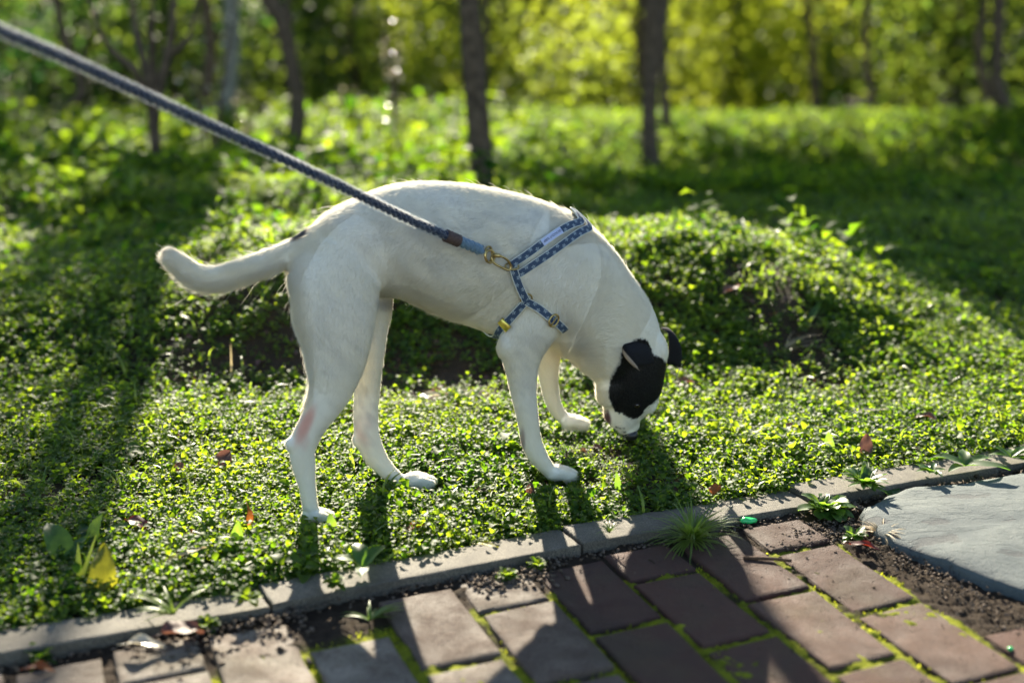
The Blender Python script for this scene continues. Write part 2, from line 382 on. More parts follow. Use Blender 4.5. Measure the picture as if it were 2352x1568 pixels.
def in_poly(x, y, P):
    P = np.asarray(P); x = np.asarray(x, float); y = np.asarray(y, float); c = np.zeros(x.shape, bool); n = len(P)
    for i in range(n):
        x1, y1 = P[i]; x2, y2 = P[(i + 1) % n]
        k = ((y1 > y) != (y2 > y)) & (x < (x2 - x1) * (y - y1) / (y2 - y1 + 1e-12) + x1); c ^= k
    return c
def mossy(X, Y):
    u, v = uv(X, Y); m = .12 + .95 * ss(.05, .13, v)
    m = m * (1 - .9 * ss(.458, .470, u + .08 * v + .005 * np.sin(v * 40)) * ss(.62, .5, v)) * (1 - .8 * np.exp(-(((u - .45) / .06) ** 2 + ((v - .09) / .035) ** 2)))
    return m * (1 - .5 * ss(-.25, -.5, u) * ss(.16, .1, v))
def path():
    mb = MB(); rs = random.Random(3); PU, PL = .1195, .214
    for k in range(-30, 26):
        u0 = .106 + PU * (k); off = .036 if k % 2 else .130      # k=0 is the column that starts low
        rows = [(off + PL * n, off + PL * n + PL - .013) for n in range(-1, 12)]
        for (a, b) in rows:
            a = max(a, .024)
            if b - a < .05: continue
            w0, w1 = u0, u0 + PU - .013
            cu, cv = (w0 + w1) / 2 - .08 * (a + b) / 2, (a + b) / 2
            if -.14 < cu < -.1 and b < .13: continue
            if -.56 < w0 < -.36 and b < .14 : continue
            if any(in_poly(np.array([p - .08 * q]), np.array([q]), [(s[0] - (.03 if s[0] < .7 else -.03), s[1]) for s in STONE_UV])[0] for p in (w0, w1) for q in (a, (a + b) / 2, b)): continue
            if w1 - .08 * cv > .52 and cv < .5: continue
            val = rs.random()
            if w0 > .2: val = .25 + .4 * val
            elif w0 > -.06: val *= .35  # darker columns: the dog's shadow is partly put into the brick colour
            else: val = .7 + .3 * val  # dusty grey bricks, with sun glare put into the paler tone
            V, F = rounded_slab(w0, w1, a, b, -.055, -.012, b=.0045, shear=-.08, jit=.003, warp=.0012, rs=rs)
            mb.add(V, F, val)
    tag(mb.build('brick_path', M['brick'], smooth=False), kind='structure')
    kb = MB(); rs = random.Random(9); u = -3.4
    joints = [-3.4, -2.4, -1.4, -.83, -.395, .08, .5, 1.0, 1.6, 2.4, 3.4]
    for a, b in zip(joints, joints[1:]):
        n = 40
        V, F = rounded_slab(a, b - .004, -KW, 0, -.07, -.001, b=.0025, shear=0, jit=.0012, warp=.0008, rs=rs, n=n)
        kb.add(V, F)
    tag(kb.build('kerb', M['kerb'], smooth=False), kind='structure')
    # moss and dirt bed between the bricks
    us = np.arange(-1.6, 1.7, .0045); vs = np.arange(.0, .95, .0045)
    U_, V_ = np.meshgrid(us, vs); X, Y = xy(U_, V_)
    Z = -.0185 + .0035 * wav(X, Y, 90, 5) + .002 * wav(X, Y, 300, 15) + .004 * wav(X, Y, 16, 25)
    P = np.stack([X.ravel(), Y.ravel(), Z.ravel()], 1); ny, nx = X.shape
    i, j = np.meshgrid(np.arange(ny - 1), np.arange(nx - 1), indexing='ij'); a = (i * nx + j).ravel()
    tag(mesh('moss', P, np.stack([a, a + nx, a + nx + 1, a + 1], 1), M['moss'], attrs={'mossy': (mossy(P[:, 0], P[:, 1]), 'FLOAT')}), kind='stuff', label='bright green moss and dirt filling the joints between the paving bricks', cat='moss')
    # big wide path base so the path continues out of frame
    P = []; 
    for (a, b) in ((-30, .0), (30, .0), (30, 12), (-30, 12)): X, Y = xy(a, b); P.append((X, Y, -.034))
    tag(mesh('path_bed', P, [(0, 3, 2, 1)], M['soil'], smooth=False), kind='structure')
path()

# ------------------------------------------------------------------ leaves
def leaf_template(n=3, wide=.36, base=.10, curve=.25, fold=.12):
    """a spoon-shaped leaf of length 1 along +X, 3 vertices across"""
    V = []; ts = np.linspace(0, 1, n + 2)
    for t in ts:
        w = wide * (math.sin(math.pi * min(1, t ** .8)) ** .75) + base * (1 - t) * .6
        if t == 1: w = .02
        z = curve * (4 * t * (1 - t)) * .5 - curve * t * t * .4
        V += [(t, -w, z + fold * w), (t, 0, z), (t, w, z + fold * w)]
    return np.array(V), np.array(grid_faces(n + 2, 3))
def scatter_leaves(pos, heading, pitch, roll, size, var, T, F):
    """copies of template T (k verts) as arrays"""
    n = len(pos); k = len(T)
    ch, sh, cp, sp_ = np.cos(heading), np.sin(heading), np.cos(pitch), np.sin(pitch)
    X = np.stack([ch * cp, sh * cp, sp_], 1); Yv = np.stack([-sh, ch, np.zeros(n)], 1); Z = np.cross(X, Yv)
    cr, sr = np.cos(roll)[:, None], np.sin(roll)[:, None]
    Y2 = Yv * cr + Z * sr; Z2 = -Yv * sr + Z * cr
    P = pos[:, None, :] + size[:, None, None] * (T[None, :, 0:1] * X[:, None] + T[None, :, 1:2] * Y2[:, None] + T[None, :, 2:3] * Z2[:, None])
    FF = (F[None] + (np.arange(n) * k)[:, None, None]).reshape(-1, F.shape[1])
    return P.reshape(-1, 3), FF, np.repeat(var, k)
def plantlets(cx, cy_, cz, s, nl, rg):
    """rosettes of nl leaves around each centre; returns pos, heading, pitch, roll, size, var"""
    n = len(cx); h0 = rg.uniform(0, 6.28, n)
    pos = []; hd = []; pt = []; sz = []; va = []
    pv = np.clip(rg.normal(.45, .18, n) + .22 * wav(cx, cy_, 5, 13) + .12 * wav(cx, cy_, 14, 31), 0, 1)
    tx, ty = rg.normal(0, .25, n), rg.normal(0, .25, n)
    for k in range(nl):
        layer = k // 2; hh = h0 + (k % 2) * math.pi + layer * 1.57 + rg.normal(0, .3, n)
        lift = s * (.15 + .55 * layer) * rg.uniform(.6, 1.2, n)
        pos.append(np.stack([cx + tx * lift + .1 * s * np.cos(hh), cy_ + ty * lift + .1 * s * np.sin(hh), cz + lift], 1))
        hd.append(hh); pt.append(rg.normal(.10 + .20 * layer, .26, n)); sz.append(s * rg.uniform(.75, 1.25, n) * (1.05 - .12 * layer)); va.append(np.clip(pv + rg.normal(0, .12, n), 0, 1))
    hd = np.concatenate(hd); return np.concatenate(pos), hd, np.concatenate(pt), rg.normal(0, .3, len(hd)), np.concatenate(sz), np.concatenate(va)
PRESS = [(-.305, 2.07, .035), (-.29, 2.03, .03), (-.155, 2.21, .05), (-.13, 2.19, .04), (.075, 2.23, .05), (.10, 2.21, .045), (.11, 2.42, .06), (.13, 2.38, .06), (.19, 2.34, .05), (.19, 2.28, .045)]
def press(x, y):
    f = np.ones(np.shape(x))
    for a, b, r in PRESS: f = f * (1 - .92 * np.exp(-(((x - a) ** 2 + (y - b) ** 2) / r ** 2) ** 2))
    return f
def bare(x, y):                                        # 0 = bare soil, 1 = full cover
    b = 1 - .95 * np.exp(-(((x + .40) / .46) ** 2 + ((y - 2.84) / .22) ** 2) ** 1.5) * ss(-.7, .5, wav(x, y, 11, 8) + .35)
    b = b * (1 - .75 * ss(.35, .8, wav(x, y, 5, 17)) * ss(2.5, 2.8, y)) * (1 - .6 * ss(.55, .9, wav(x, y, 8, 28)))
    b = b * (1 - .8 * np.exp(-(((x + .10) / .20) ** 2 + ((y - 2.72) / .14) ** 2)))
    b = b * (1 - .9 * np.exp(-(((x + .86) / .16) ** 2 + ((y - 2.18) / .13) ** 2)))
    b = b * (1 - .7 * np.exp(-(((x - .8) / .3) ** 2 + ((y - 3.7) / .25) ** 2)))
    return b * (.72 + .28 * ss(-.5, .3, wav(x, y, 6, 30)))
def frustum_pts(y0, y1, n, rg, margin=.12, p=1.0):
    y = y0 + (y1 - y0) * rg.random(n) ** p; x = (rg.random(n) - .5) * 2 * (.36 * y * 1.02 + margin); return x, y
def cover():
    rg = np.random.default_rng(5); T, F = leaf_template(2, .36, .12, .34, .25)
    out = []
    def band(y0, y1, n, s, lift, nl, name=None, mask=bare):
        x, y = frustum_pts(y0, y1, n, rg)
        u, v = uv(x, y); edge = -KW + .012 + .012 * wav(x, y, 30, 2)
        k = (v < edge) & (rg.random(n) < mask(x, y)); x, y = x[k], y[k]; u, v = u[k], v[k]
        hgt = lift * (.55 + .45 * ss(0, .05, -KW - v)) * (.6 + .5 * ss(-1, 1, wav(x, y, 14, 6)))
        hgt = hgt * press(x, y)
        ss_ = s * (.55 + .45 * press(x, y)) * np.clip(rg.normal(1, .22, len(x)), .5, 1.6)
        out.append(plantlets(x, y, height(x, y) + hgt * rg.uniform(.1, 1, len(x)), ss_, nl, rg))
    band(1.55, 3.45, 55000, .0098, .015, 5)
    band(1.55, 3.5, 7000, .0125, .017, 5)
    band(3.3, 5.4, 36000, .0145, .028, 5)
    pm = lambda x, y: bare(x, y) * ss(.25, .6, wav(x, y, 7, 23))
    band(1.6, 3.6, 4500, .018, .019, 4, mask=pm)
    band(1.6, 3.6, 9000, .0065, .010, 6, mask=lambda x, y: ss(-.3, .3, wav(x, y, 4, 35)))
    A = [np.concatenate([o[i] for o in out]) for i in range(6)]
    V, FF, va = scatter_leaves(*A, T, F)
    tag(mesh('ground_cover', V, FF, M['cover'], attrs={'var': (va, 'FLOAT')}), kind='stuff', label='dense carpet of tiny rounded green leaves along the kerb and over the mound', cat='ground cover')
    out.clear(); T, F = leaf_template(1, .33, .12, .30, .25)
    ok = lambda x, y: .9 * (1 - .75 * ss(.9, 1.6, x) * ss(8.3, 6.5, y))
    band(5.2, 9.6, 30000, .030, .045, 5, mask=ok)
    band(3.2, 9.4, 1500, .042, .07, 5, mask=lambda x, y: ss(.1, .8, wav(x, y, 5, 27)))
    band(5.0, 8.8, 1500, .065, .11, 6, mask=lambda x, y: ss(.6, -.4, x))
    band(3.7, 6.0, 500, .05, .05, 5, mask=lambda x, y: ss(.5, -.3, x))
    # wide, sparser fringe to both sides
    n = 16000; y = rg.uniform(1.2, 9.5, n); sgn = np.where(rg.random(n) < .5, -1, 1); x = sgn * (.36 * y + .15 + rg.random(n) ** 1.4 * 2.5)
    u, v = uv(x, y); k = v < -KW; x, y = x[k], y[k]
    out.append(plantlets(x, y, height(x, y) + .02, np.full(len(x), .04), 4, rg))
    A = [np.concatenate([o[i] for o in out]) for i in range(6)]
    V, FF, va = scatter_leaves(*A, T, F)
    tag(mesh('mound_foliage', V, FF, M['mound_leaf'], attrs={'var': (va, 'FLOAT')}), kind='stuff', label='larger leafed green weeds covering the low mounds among the tree trunks', cat='undergrowth')
cover()
def grass_stuff():
    rg = np.random.default_rng(15); n = 2600; x, y = frustum_pts(1.7, 6.5, n, rg, p=1.4); u, v = uv(x, y); k = (v < -KW) & (wav(x, y, 3, 19) > -.1); x, y = x[k], y[k]; n = len(x)
    T, F = leaf_template(4, .035, .03, .5, .2); pos = np.stack([x, y, height(x, y) + .004], 1)
    V, FF, va = scatter_leaves(pos, rg.uniform(0, 6.28, n), rg.uniform(.5, 1.4, n), rg.normal(0, .3, n), rg.uniform(.02, .05, n) * (1 + .25 * (y - 2)), rg.random(n), T, F)
    tag(mesh('thin_grass', V, FF, M['blade'], attrs={'var': (va, 'FLOAT')}), kind='stuff', label='sparse thin grass blades coming up through the ground cover', cat='grass')
    n = 2600; x, y = frustum_pts(1.7, 5.0, n, rg); w = 1 - bare(x, y); k = (uv(x, y)[1] < -KW) & (rg.random(n) < .08 + w); x, y = x[k], y[k]; n = len(x); T, F = leaf_template(2, .3, .1, .5, .4)
    V, FF, va = scatter_leaves(np.stack([x, y, height(x, y) + rg.uniform(.002, .012, n)], 1), rg.uniform(0, 6.28, n), rg.normal(0, .3, n), rg.normal(0, .6, n), rg.uniform(.006, .022, n), rg.random(n), T, F)
    tag(mesh('leaf_litter', V, FF, M['dead'], attrs={'var': (va, 'FLOAT')}), kind='stuff', label='bits of dry brown leaf lying on the bare soil patches', cat='leaf litter')
grass_stuff()


# ------------------------------------------------------------------ dog
DA = math.atan2(.14, 470 * pxm(700, 2.24))             # heading of the dog's body in plan
LAT = np.array([-math.sin(DA), math.cos(DA), 0.])      # towards the dog's far side
FWD = np.array([math.cos(DA), math.sin(DA), 0.])
def Yc(px): return 2.16 + (px - 770) / 470 * .14
def sec(px, py, r, rd, dy=0.): return (px, py, Yc(px) + dy, r, rd)
def loft(st, lat=None, n=28, sub=8, tilt=None):
    st = np.array(st, float); s = catmull(st, sub)
    C = np.array([at(a[0], a[1], a[2]) for a in s]); r1 = np.array([a[3] * pxm(a[1], a[2]) for a in s]); r2 = s[:, 4]
    T = nrm(np.gradient(C, axis=0)); L0 = LAT if lat is None else lat
    V = []; m = len(C)
    for i in range(m):
        L = nrm(L0 - T[i] * (L0 @ T[i])); Nn = np.cross(T[i], L)
        for k in range(n):
            a = 2 * math.pi * k / n; V.append(C[i] + r1[i] * math.cos(a) * Nn + r2[i] * math.sin(a) * L)
    F = grid_faces(m, n, True)
    # rounded ends
    for e, i, sg in ((0, 0, -1), (1, m - 1, 1)):
        base = i * n; prev = list(range(base, base + n)); L = nrm(L0 - T[i] * (L0 @ T[i])); Nn = np.cross(T[i], L)
        cap = min(r1[i], r2[i]) * .8
        for q in (.35, .65, .88):
            cs, sn = math.sqrt(1 - q * q), q
            st_ = len(V); V += [C[i] + T[i] * sg * cap * sn + cs * (r1[i] * math.cos(2 * math.pi * k / n) * Nn + r2[i] * math.sin(2 * math.pi * k / n) * L) for k in range(n)]
            cur = list(range(st_, st_ + n))
            for k in range(n):
                f = (prev[k], prev[(k + 1) % n], cur[(k + 1) % n], cur[k]); F.append(f if sg > 0 else f[::-1])
            prev = cur
        V.append(C[i] + T[i] * sg * cap); c = len(V) - 1
        for k in range(n):
            f = (prev[k], prev[(k + 1) % n], c); F.append(f if sg > 0 else f[::-1])
    return np.array(V), F, C, T
def blob(c, r, axes=None, n=14):
    V = []; F = []
    A = np.eye(3) if axes is None else np.asarray(axes)
    for i in range(1, n):
        t = math.pi * i / n
        for k in range(2 * n):
            a = math.pi * k / n; V.append(np.asarray(c) + A.T @ (np.asarray(r) * np.array([math.sin(t) * math.cos(a), math.sin(t) * math.sin(a), math.cos(t)])))
    F = [(b, a, d, e) for a, b, e, d in grid_faces(n - 1, 2 * n, True)]
    V.append(np.asarray(c) + A.T @ np.array([0, 0, r[2]])); V.append(np.asarray(c) - A.T @ np.array([0, 0, r[2]]))
    t_, b_ = len(V) - 2, len(V) - 1; last = (n - 2) * 2 * n
    for k in range(2 * n):
        F.append((k, (k + 1) % (2 * n), t_)[::1]); F.append((last + (k + 1) % (2 * n), last + k, b_))
    return np.array(V), F
NEAR, FAR = -1, 1
def leg_y(px, off): return Yc(px) + off
# stations: picture x, picture y, depth offset from the body's centre line, radius in the picture, lateral radius (m)
PARTS = {
 'torso': dict(st=[sec(708, 588, 46, .040), sec(748, 586, 84, .060), sec(800, 575, 104, .066), sec(865, 562, 122, .072), sec(940, 555, 138, .072), sec(1020, 568, 152, .076), sec(1100, 588, 160, .084), sec(1180, 612, 164, .088), sec(1250, 636, 158, .088), sec(1310, 668, 142, .080), sec(1362, 712, 122, .068), sec(1408, 768, 112, .059), sec(1436, 812, 98, .053)], fl=-1),
 'head': dict(st=[sec(1430, 790, 72, .048), sec(1450, 825, 80, .054), sec(1452, 860, 75, .054), sec(1449, 895, 69, .050), sec(1443, 925, 58, .041), sec(1439, 948, 46, .031), sec(1439, 964, 37, .026), sec(1443, 976, 27, .020)], fl=-1),
 'tail': dict(st=[sec(752, 556, 54, .034), sec(705, 573, 42, .026), sec(660, 587, 32, .020), sec(608, 602, 27, .018), (550, 622, 2.09, 27, .0175), (500, 636, 2.08, 27, .017), (455, 632, 2.07, 26, .016), (415, 607, 2.065, 24, .0145), (390, 588, 2.06, 20, .012)], fl=1),
 'rear_near': dict(st=[(790, 590, Yc(790) - .035, 80, .035), (778, 655, Yc(778) - .05, 98, .040), (772, 715, Yc(772) - .058, 99, .042), (775, 775, Yc(775) - .062, 84, .038), (773, 835, Yc(773) - .066, 69, .031), (764, 885, Yc(764) - .068, 54, .025), (744, 930, Yc(744) - .07, 43, .019), (722, 968, Yc(722) - .072, 35, .0165), (702, 1004, Yc(702) - .073, 33, .0155), (694, 1032, Yc(694) - .073, 31, .0145), (698, 1070, Yc(698) - .074, 27, .0125), (705, 1112, Yc(705) - .075, 20, .0115), (711, 1152, Yc(711) - .075, 18, .0125), (716, 1182, Yc(716) - .076, 19, .014)], fl=1),
 'rear_far': dict(st=[(800, 600, Yc(800) + .035, 70, .032), (842, 690, Yc(842) + .045, 62, .036), (846, 760, Yc(846) + .045, 44, .032), (845, 830, Yc(845) + .042, 35, .026), (843, 890, Yc(843) + .04, 31, .020), (840, 950, Yc(840) + .036, 29, .016), (843, 1000, Yc(843) + .030, 29, .0145), (857, 1038, Yc(857) + .025, 27, .0135), (880, 1070, Yc(880) + .018, 21, .0115), (905, 1095, Yc(905) + .012, 18, .011), (930, 1110, Yc(930) + .008, 15, .0125)], fl=1),
 'front_near': dict(st=[(1262, 640, Yc(1262) - .045, 74, .034), (1240, 700, Yc(1240) - .055, 78, .036), (1214, 760, Yc(1214) - .06, 66, .034), (1200, 808, Yc(1200) - .062, 52, .030), (1199, 855, Yc(1199) - .063, 38, .024), (1204, 910, Yc(1204) - .064, 30, .019), (1213, 965, Yc(1213) - .065, 25, .0155), (1220, 1010, Yc(1220) - .066, 24, .015), (1232, 1040, Yc(1232) - .067, 23, .015), (1250, 1066, Yc(1250) - .068, 18, .014), (1268, 1086, Yc(1268) - .069, 15, .0145)], fl=1),
 'front_far': dict(st=[(1268, 700, Yc(1268) + .04, 60, .032), (1258, 780, Yc(1258) + .06, 42, .028), (1258, 835, Yc(1258) + .075, 27, .022), (1262, 880, Yc(1262) + .09, 22, .017), (1268, 915, Yc(1268) + .10, 19, .0145), (1280, 942, Yc(1280) + .107, 16, .013), (1296, 962, Yc(1296) + .112, 14, .013)], fl=1),
}
def make_dog():
    root = empty('dog', (*at(980, 1120, 2.2)[:2], 0))
    tag(root, 'short haired white dog with a black face patch sniffing the ground with its head down', 'dog')
    o0 = np.array(root.location)
    mb = MB(); axis_p = []; axis_t = []; axis_w = []
    for k, p in PARTS.items():
        V, F, C, T = loft(p['st']); mb.add(V, F)
        axis_p.append(C); axis_t.append(T * p['fl']); axis_w += [k] * len(C)
    # muscle and bone shapes
    def mus(px, py, dy, rx, ry, rz, ang=0):
        c = at(px, py, Yc(px) + dy); k = pxm(py, Yc(px) + dy); a = R(ang)
        up = np.array([0, 0, 1.]); X = FWD * math.cos(a) + up * math.sin(a); Z = -FWD * math.sin(a) + up * math.cos(a)
        V, F = blob(c, (rx * k, rz, ry * k), (X, LAT, Z)); mb.add(V, F)
    mus(722, 650, -.030, 54, 78, .046, 10); mus(722, 650, .030, 52, 74, .044, 10)        # rump
    mus(1275, 640, -.055, 55, 105, .034, -18); mus(1285, 640, .055, 55, 105, .034, -18) # shoulder
    mus(1160, 795, -.064, 20, 32, .018, -10)                                            # elbow
    mus(1300, 745, 0, 62, 80, .06, 20)                                                  # chest
    mus(1330, 700, -.050, 26, 95, .030, 28); mus(745, 800, -.055, 34, 80, .030, -8); mus(805, 745, -.055, 44, 90, .034, 12)
    mus(1300, 515, 0, 58, 30, .026, -30)                                                # withers
    mus(668, 1022, -.073, 13, 20, .009, 20); mus(820, 1012, .03, 11, 18, .009, 20)      # hocks
    mus(1403, 884, -.008, 30, 54, .032, -14)                                             # cheek and jaw
    mus(1494, 795, .0, 32, 52, .045, 15)                                                # back of the skull
    mus(1415, 950, 0, 26, 44, .018, 25)                                                 # lower jaw
    mus(1488, 925, -.02, 20, 26, .016, 20); mus(1492, 915, .028, 20, 26, .016, 20)      # brows
    # paws with four toes each
    def paw(px, py, Y, s=1., ang=0., drop=0.):
        c = at(px, py, Y); a = DA + ang; f = np.array([math.cos(a), math.sin(a), 0]); l = np.array([-math.sin(a), math.cos(a), 0]); u = np.array([0, 0, 1.])
        V, F = blob(c + u * .001 - f * .003, (.018 * s, .0160 * s, .0125 * s), (f, l, u)); mb.add(V, F)
        for q, dl in ((-1.5, -.006), (-.5, 0), (.5, 0), (1.5, -.006)):
            V, F = blob(c + f * (.020 + dl) * s + l * q * .0098 * s - u * .003 * s, (.0145 * s, .0050 * s, .0085 * s), (f, l, u), 10); mb.add(V, F)
            V, F = blob(c + f * (.011 + dl) * s + l * q * .0094 * s + u * .0035 * s, (.012 * s, .0048 * s, .0070 * s), (f, l, u), 10); mb.add(V, F)
    paw(722, 1184, 2.068); paw(953, 1104, 2.21, 1.12); paw(1280, 1086, 2.24, 1.05); paw(1314, 968, 2.42)
    me = mesh('tmp', np.concatenate(mb.V), mb.F, None, link=False)
    tmp = bpy.data.objects.new('tmp', me); col.objects.link(tmp)
    rm = tmp.modifiers.new('r', 'REMESH'); rm.mode = 'VOXEL'; rm.voxel_size = .0032; rm.adaptivity = 0
    sm = tmp.modifiers.new('s', 'SMOOTH'); sm.factor = .5; sm.iterations = 4
    dg = bpy.context.evaluated_depsgraph_get(); ev = tmp.evaluated_get(dg); em = bpy.data.meshes.new_from_object(ev)
    nV = len(em.vertices); V = np.empty(nV * 3, np.float32); em.vertices.foreach_get('co', V); V = V.reshape(-1, 3).astype(float)
    F = [tuple(p.vertices) for p in em.polygons]
    Nn = np.empty(nV * 3, np.float32); em.vertices.foreach_get('normal', Nn); Nn = Nn.reshape(-1, 3).astype(float)
    bpy.data.objects.remove(tmp)
    # drop loose inner shells: keep the largest connected piece
    par = np.arange(nV)
    E_ = np.array([(f[i], f[(i + 1) % len(f)]) for f in F for i in range(len(f))])
    lab = np.arange(nV)
    for _ in range(400):
        l2 = lab.copy(); np.minimum.at(l2, E_[:, 0], lab[E_[:, 1]]); np.minimum.at(l2, E_[:, 1], lab[E_[:, 0]]); l2 = l2[l2]
        if (l2 == lab).all(): break
        lab = l2
    big = np.bincount(lab).argmax(); keep = lab == big; idx = np.cumsum(keep) - 1
    F = [tuple(int(idx[i]) for i in f) for f in F if keep[f[0]]]; V = V[keep]; Nn = Nn[keep]
    # relax the joins of limbs and trunk, keeping head and paws crisp
    EU = np.array([(f[i], f[(i + 1) % len(f)]) for f in F for i in range(len(f))]); q0 = to_px(V)
    wgt = .55 * ss(960, 880, q0[:, 1]) * ss(1440, 1360, q0[:, 0]) * ss(640, 690, q0[:, 0]) + .07 * ss(1075, 1040, q0[:, 1]) * (1 - ss(945, 960, q0[:, 1]) * ss(1270, 1285, q0[:, 0]))
    deg = np.bincount(EU[:, 0], minlength=len(V)).astype(float)[:, None]
    for _ in range(16):
        acc = np.zeros_like(V)
        for k_ in range(3): acc[:, k_] = np.bincount(EU[:, 0], weights=V[EU[:, 1], k_], minlength=len(V))
        V = V + wgt[:, None] * (acc / deg - V)
    Q4 = np.array([f for f in F if len(f) == 4]); fn = np.cross(V[Q4[:, 2]] - V[Q4[:, 0]], V[Q4[:, 3]] - V[Q4[:, 1]]); Nn = np.zeros_like(V)
    for k_ in range(4): np.add.at(Nn, Q4[:, k_], fn)
    Nn = nrm(Nn)
    # ---- colouring (computed in 3-D: the far side mirrors the near side over the head's own middle plane)
    HC = at(1455, 850, Yc(1455))
    PATCH = np.array([(u * .2159 + 1336, v * .2159 + 715) for u, v in [(540, 350), (590, 300), (640, 288), (700, 318), (740, 385), (750, 450), (800, 480), (850, 500), (890, 540), (915, 640), (915, 710), (885, 800), (845, 880), (800, 940), (735, 1000), (680, 1030), (650, 1085), (610, 1130), (560, 1150), (500, 1135), (455, 1105), (435, 1080), (400, 1085), (350, 1060), (320, 1000), (295, 930), (287, 860), (300, 760), (330, 690), (375, 620), (420, 540), (430, 470), (480, 400)]])
    def mottled(P, f, k): return wav(P[:, 0] * 1.0 + P[:, 2] * .7, P[:, 1] + P[:, 2], f, k)
    def paint(P, nr):
        P = np.asarray(P, float); side = (P - HC) @ LAT
        Q = P.copy(); far = side > .004
        Q[far] = P[far] - 2 * ((P[far] - HC) @ LAT)[:, None] * LAT
        # bring every point to the same depth as the visible cheek before looking it up
        q = to_px(Q); jit = np.stack([wav(P[:, 2], P[:, 1], 900, 3), wav(P[:, 0], P[:, 2], 1000, 9)], 1) * 2.5
        q = q + jit
        black = in_poly(q[:, 0], q[:, 1], PATCH) & (np.abs(side) > .0050)
        p = to_px(P)
        C = np.tile(np.array([.84, .805, .72]), (len(P), 1))
        warm = np.clip(mottled(P, 24, 4) * .5 + .5, 0, 1)[:, None]
        C = C * (1 - warm * np.array([.01, .03, .09]))
        def spot(cx, cy_, rx, ry, colr, a, ang=0, nf=None):
            nonlocal C
            t = R(ang); dx, dy = p[:, 0] - cx, p[:, 1] - cy_
            e = ((dx * math.cos(t) + dy * math.sin(t)) / rx) ** 2 + ((-dx * math.sin(t) + dy * math.cos(t)) / ry) ** 2
            w = a * np.exp(-e * e)
            if nf: w = w * np.clip(.5 + .8 * mottled(P, nf, 7), 0, 1)
            w = (w * (nr @ LAT < .5))[:, None]; C = C * (1 - w) + np.array(colr) * w
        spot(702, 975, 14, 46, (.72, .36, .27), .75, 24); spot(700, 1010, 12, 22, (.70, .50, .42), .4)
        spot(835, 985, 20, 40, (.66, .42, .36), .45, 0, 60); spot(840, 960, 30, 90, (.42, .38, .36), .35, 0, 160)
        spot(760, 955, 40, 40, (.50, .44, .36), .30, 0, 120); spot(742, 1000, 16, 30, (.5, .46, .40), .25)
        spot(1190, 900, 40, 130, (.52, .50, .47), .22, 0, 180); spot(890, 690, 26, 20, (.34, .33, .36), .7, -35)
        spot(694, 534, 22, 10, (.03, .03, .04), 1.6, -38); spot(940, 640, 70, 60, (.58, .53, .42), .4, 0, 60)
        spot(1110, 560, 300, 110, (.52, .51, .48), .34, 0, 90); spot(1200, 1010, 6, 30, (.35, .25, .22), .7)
        spot(780, 760, 90, 130, (.60, .58, .54), .3, 0, 80); spot(1330, 770, 22, 80, (.55, .50, .42), .4, -35); spot(1240, 790, 60, 40, (.56, .52, .45), .35, 0, 90); spot(1100, 690, 220, 46, (.64, .58, .42), .35)  # last spot: warm bounce from the grass put into the coat colour
        spot(1398, 962, 6, 14, (.18, .07, .08), .95, -10)
        for _k in range(9): spot(1425 + rs_m[_k][0] * 14, 988 + rs_m[_k][1] * 8, 2, 2, (.08, .07, .07), .9)
        spot(1455, 960, 24, 26, (.30, .28, .26), .35, 0, 200)
        C[black] = (.010, .0095, .0105)
        return np.clip(C, 0, 1)
    rs_ = random.Random(4); rs_m = [(rs_.uniform(-1, 1), rs_.uniform(-1, 1)) for _ in range(9)]
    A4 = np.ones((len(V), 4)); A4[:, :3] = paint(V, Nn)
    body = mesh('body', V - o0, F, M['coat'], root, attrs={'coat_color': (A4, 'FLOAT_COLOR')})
    bvh = BVHTree.FromPolygons([tuple(v) for v in V], F)
    # ---- hair
    AP = np.concatenate(axis_p); AT = np.concatenate(axis_t); AW = np.array(axis_w)
    tri = []
    for f in F:
        for k in range(1, len(f) - 1): tri.append((f[0], f[k], f[k + 1]))
    tri = np.array(tri); a, b, c = V[tri[:, 0]], V[tri[:, 1]], V[tri[:, 2]]
    ar = np.linalg.norm(np.cross(b - a, c - a), axis=1)
    rg = np.random.default_rng(11); NH = 520000
    per = ar / ar.sum() * NH; cnt = np.floor(per + rg.random(len(per))).astype(int); pick = np.repeat(np.arange(len(tri)), cnt); NH = len(pick); r1, r2 = np.sqrt(rg.random(NH)), rg.random(NH)
    w0, w1, w2 = 1 - r1, r1 * (1 - r2), r1 * r2
    P = w0[:, None] * a[pick] + w1[:, None] * b[pick] + w2[:, None] * c[pick]
    n_ = nrm(w0[:, None] * Nn[tri[pick, 0]] + w1[:, None] * Nn[tri[pick, 1]] + w2[:, None] * Nn[tri[pick, 2]])
    flow = np.zeros_like(P); which = np.empty(NH, int)
    for s in range(0, NH, 10000):
        d = np.linalg.norm(P[s:s + 10000, None] - AP[None], axis=2); w = 1 / (d ** 5 + 1e-9); w /= w.sum(1, keepdims=True)
        flow[s:s + 10000] = w @ AT; which[s:s + 10000] = d.argmin(1)
    part = AW[which]
    trunk = np.isin(part, ['torso']); flow[trunk] += np.array([0, 0, -.45])
    sw = .06 * wav(P[:, 0] + P[:, 2], P[:, 2] - P[:, 1], 16, 12)
    flow = flow - n_ * (flow * n_).sum(1, keepdims=True); flow = nrm(flow); cr_ = np.cross(n_, flow); flow = nrm(flow + cr_ * (sw + rg.normal(0, .05, NH))[:, None])
    q = to_px(P)
    L = np.select([part == 'head', part == 'tail', part == 'torso', np.isin(part, ['rear_near', 'front_near', 'rear_far', 'front_far'])], [.0045, .012, .0085, .0062], .006)
    L = np.where((q[:, 1] > 900) & (part != 'tail'), .0048, L)
    L = np.where((part == 'tail') & (n_[:, 2] < -.2), .019, L); L = np.where((part == 'tail') & (q[:, 0] < 420), .013, L)
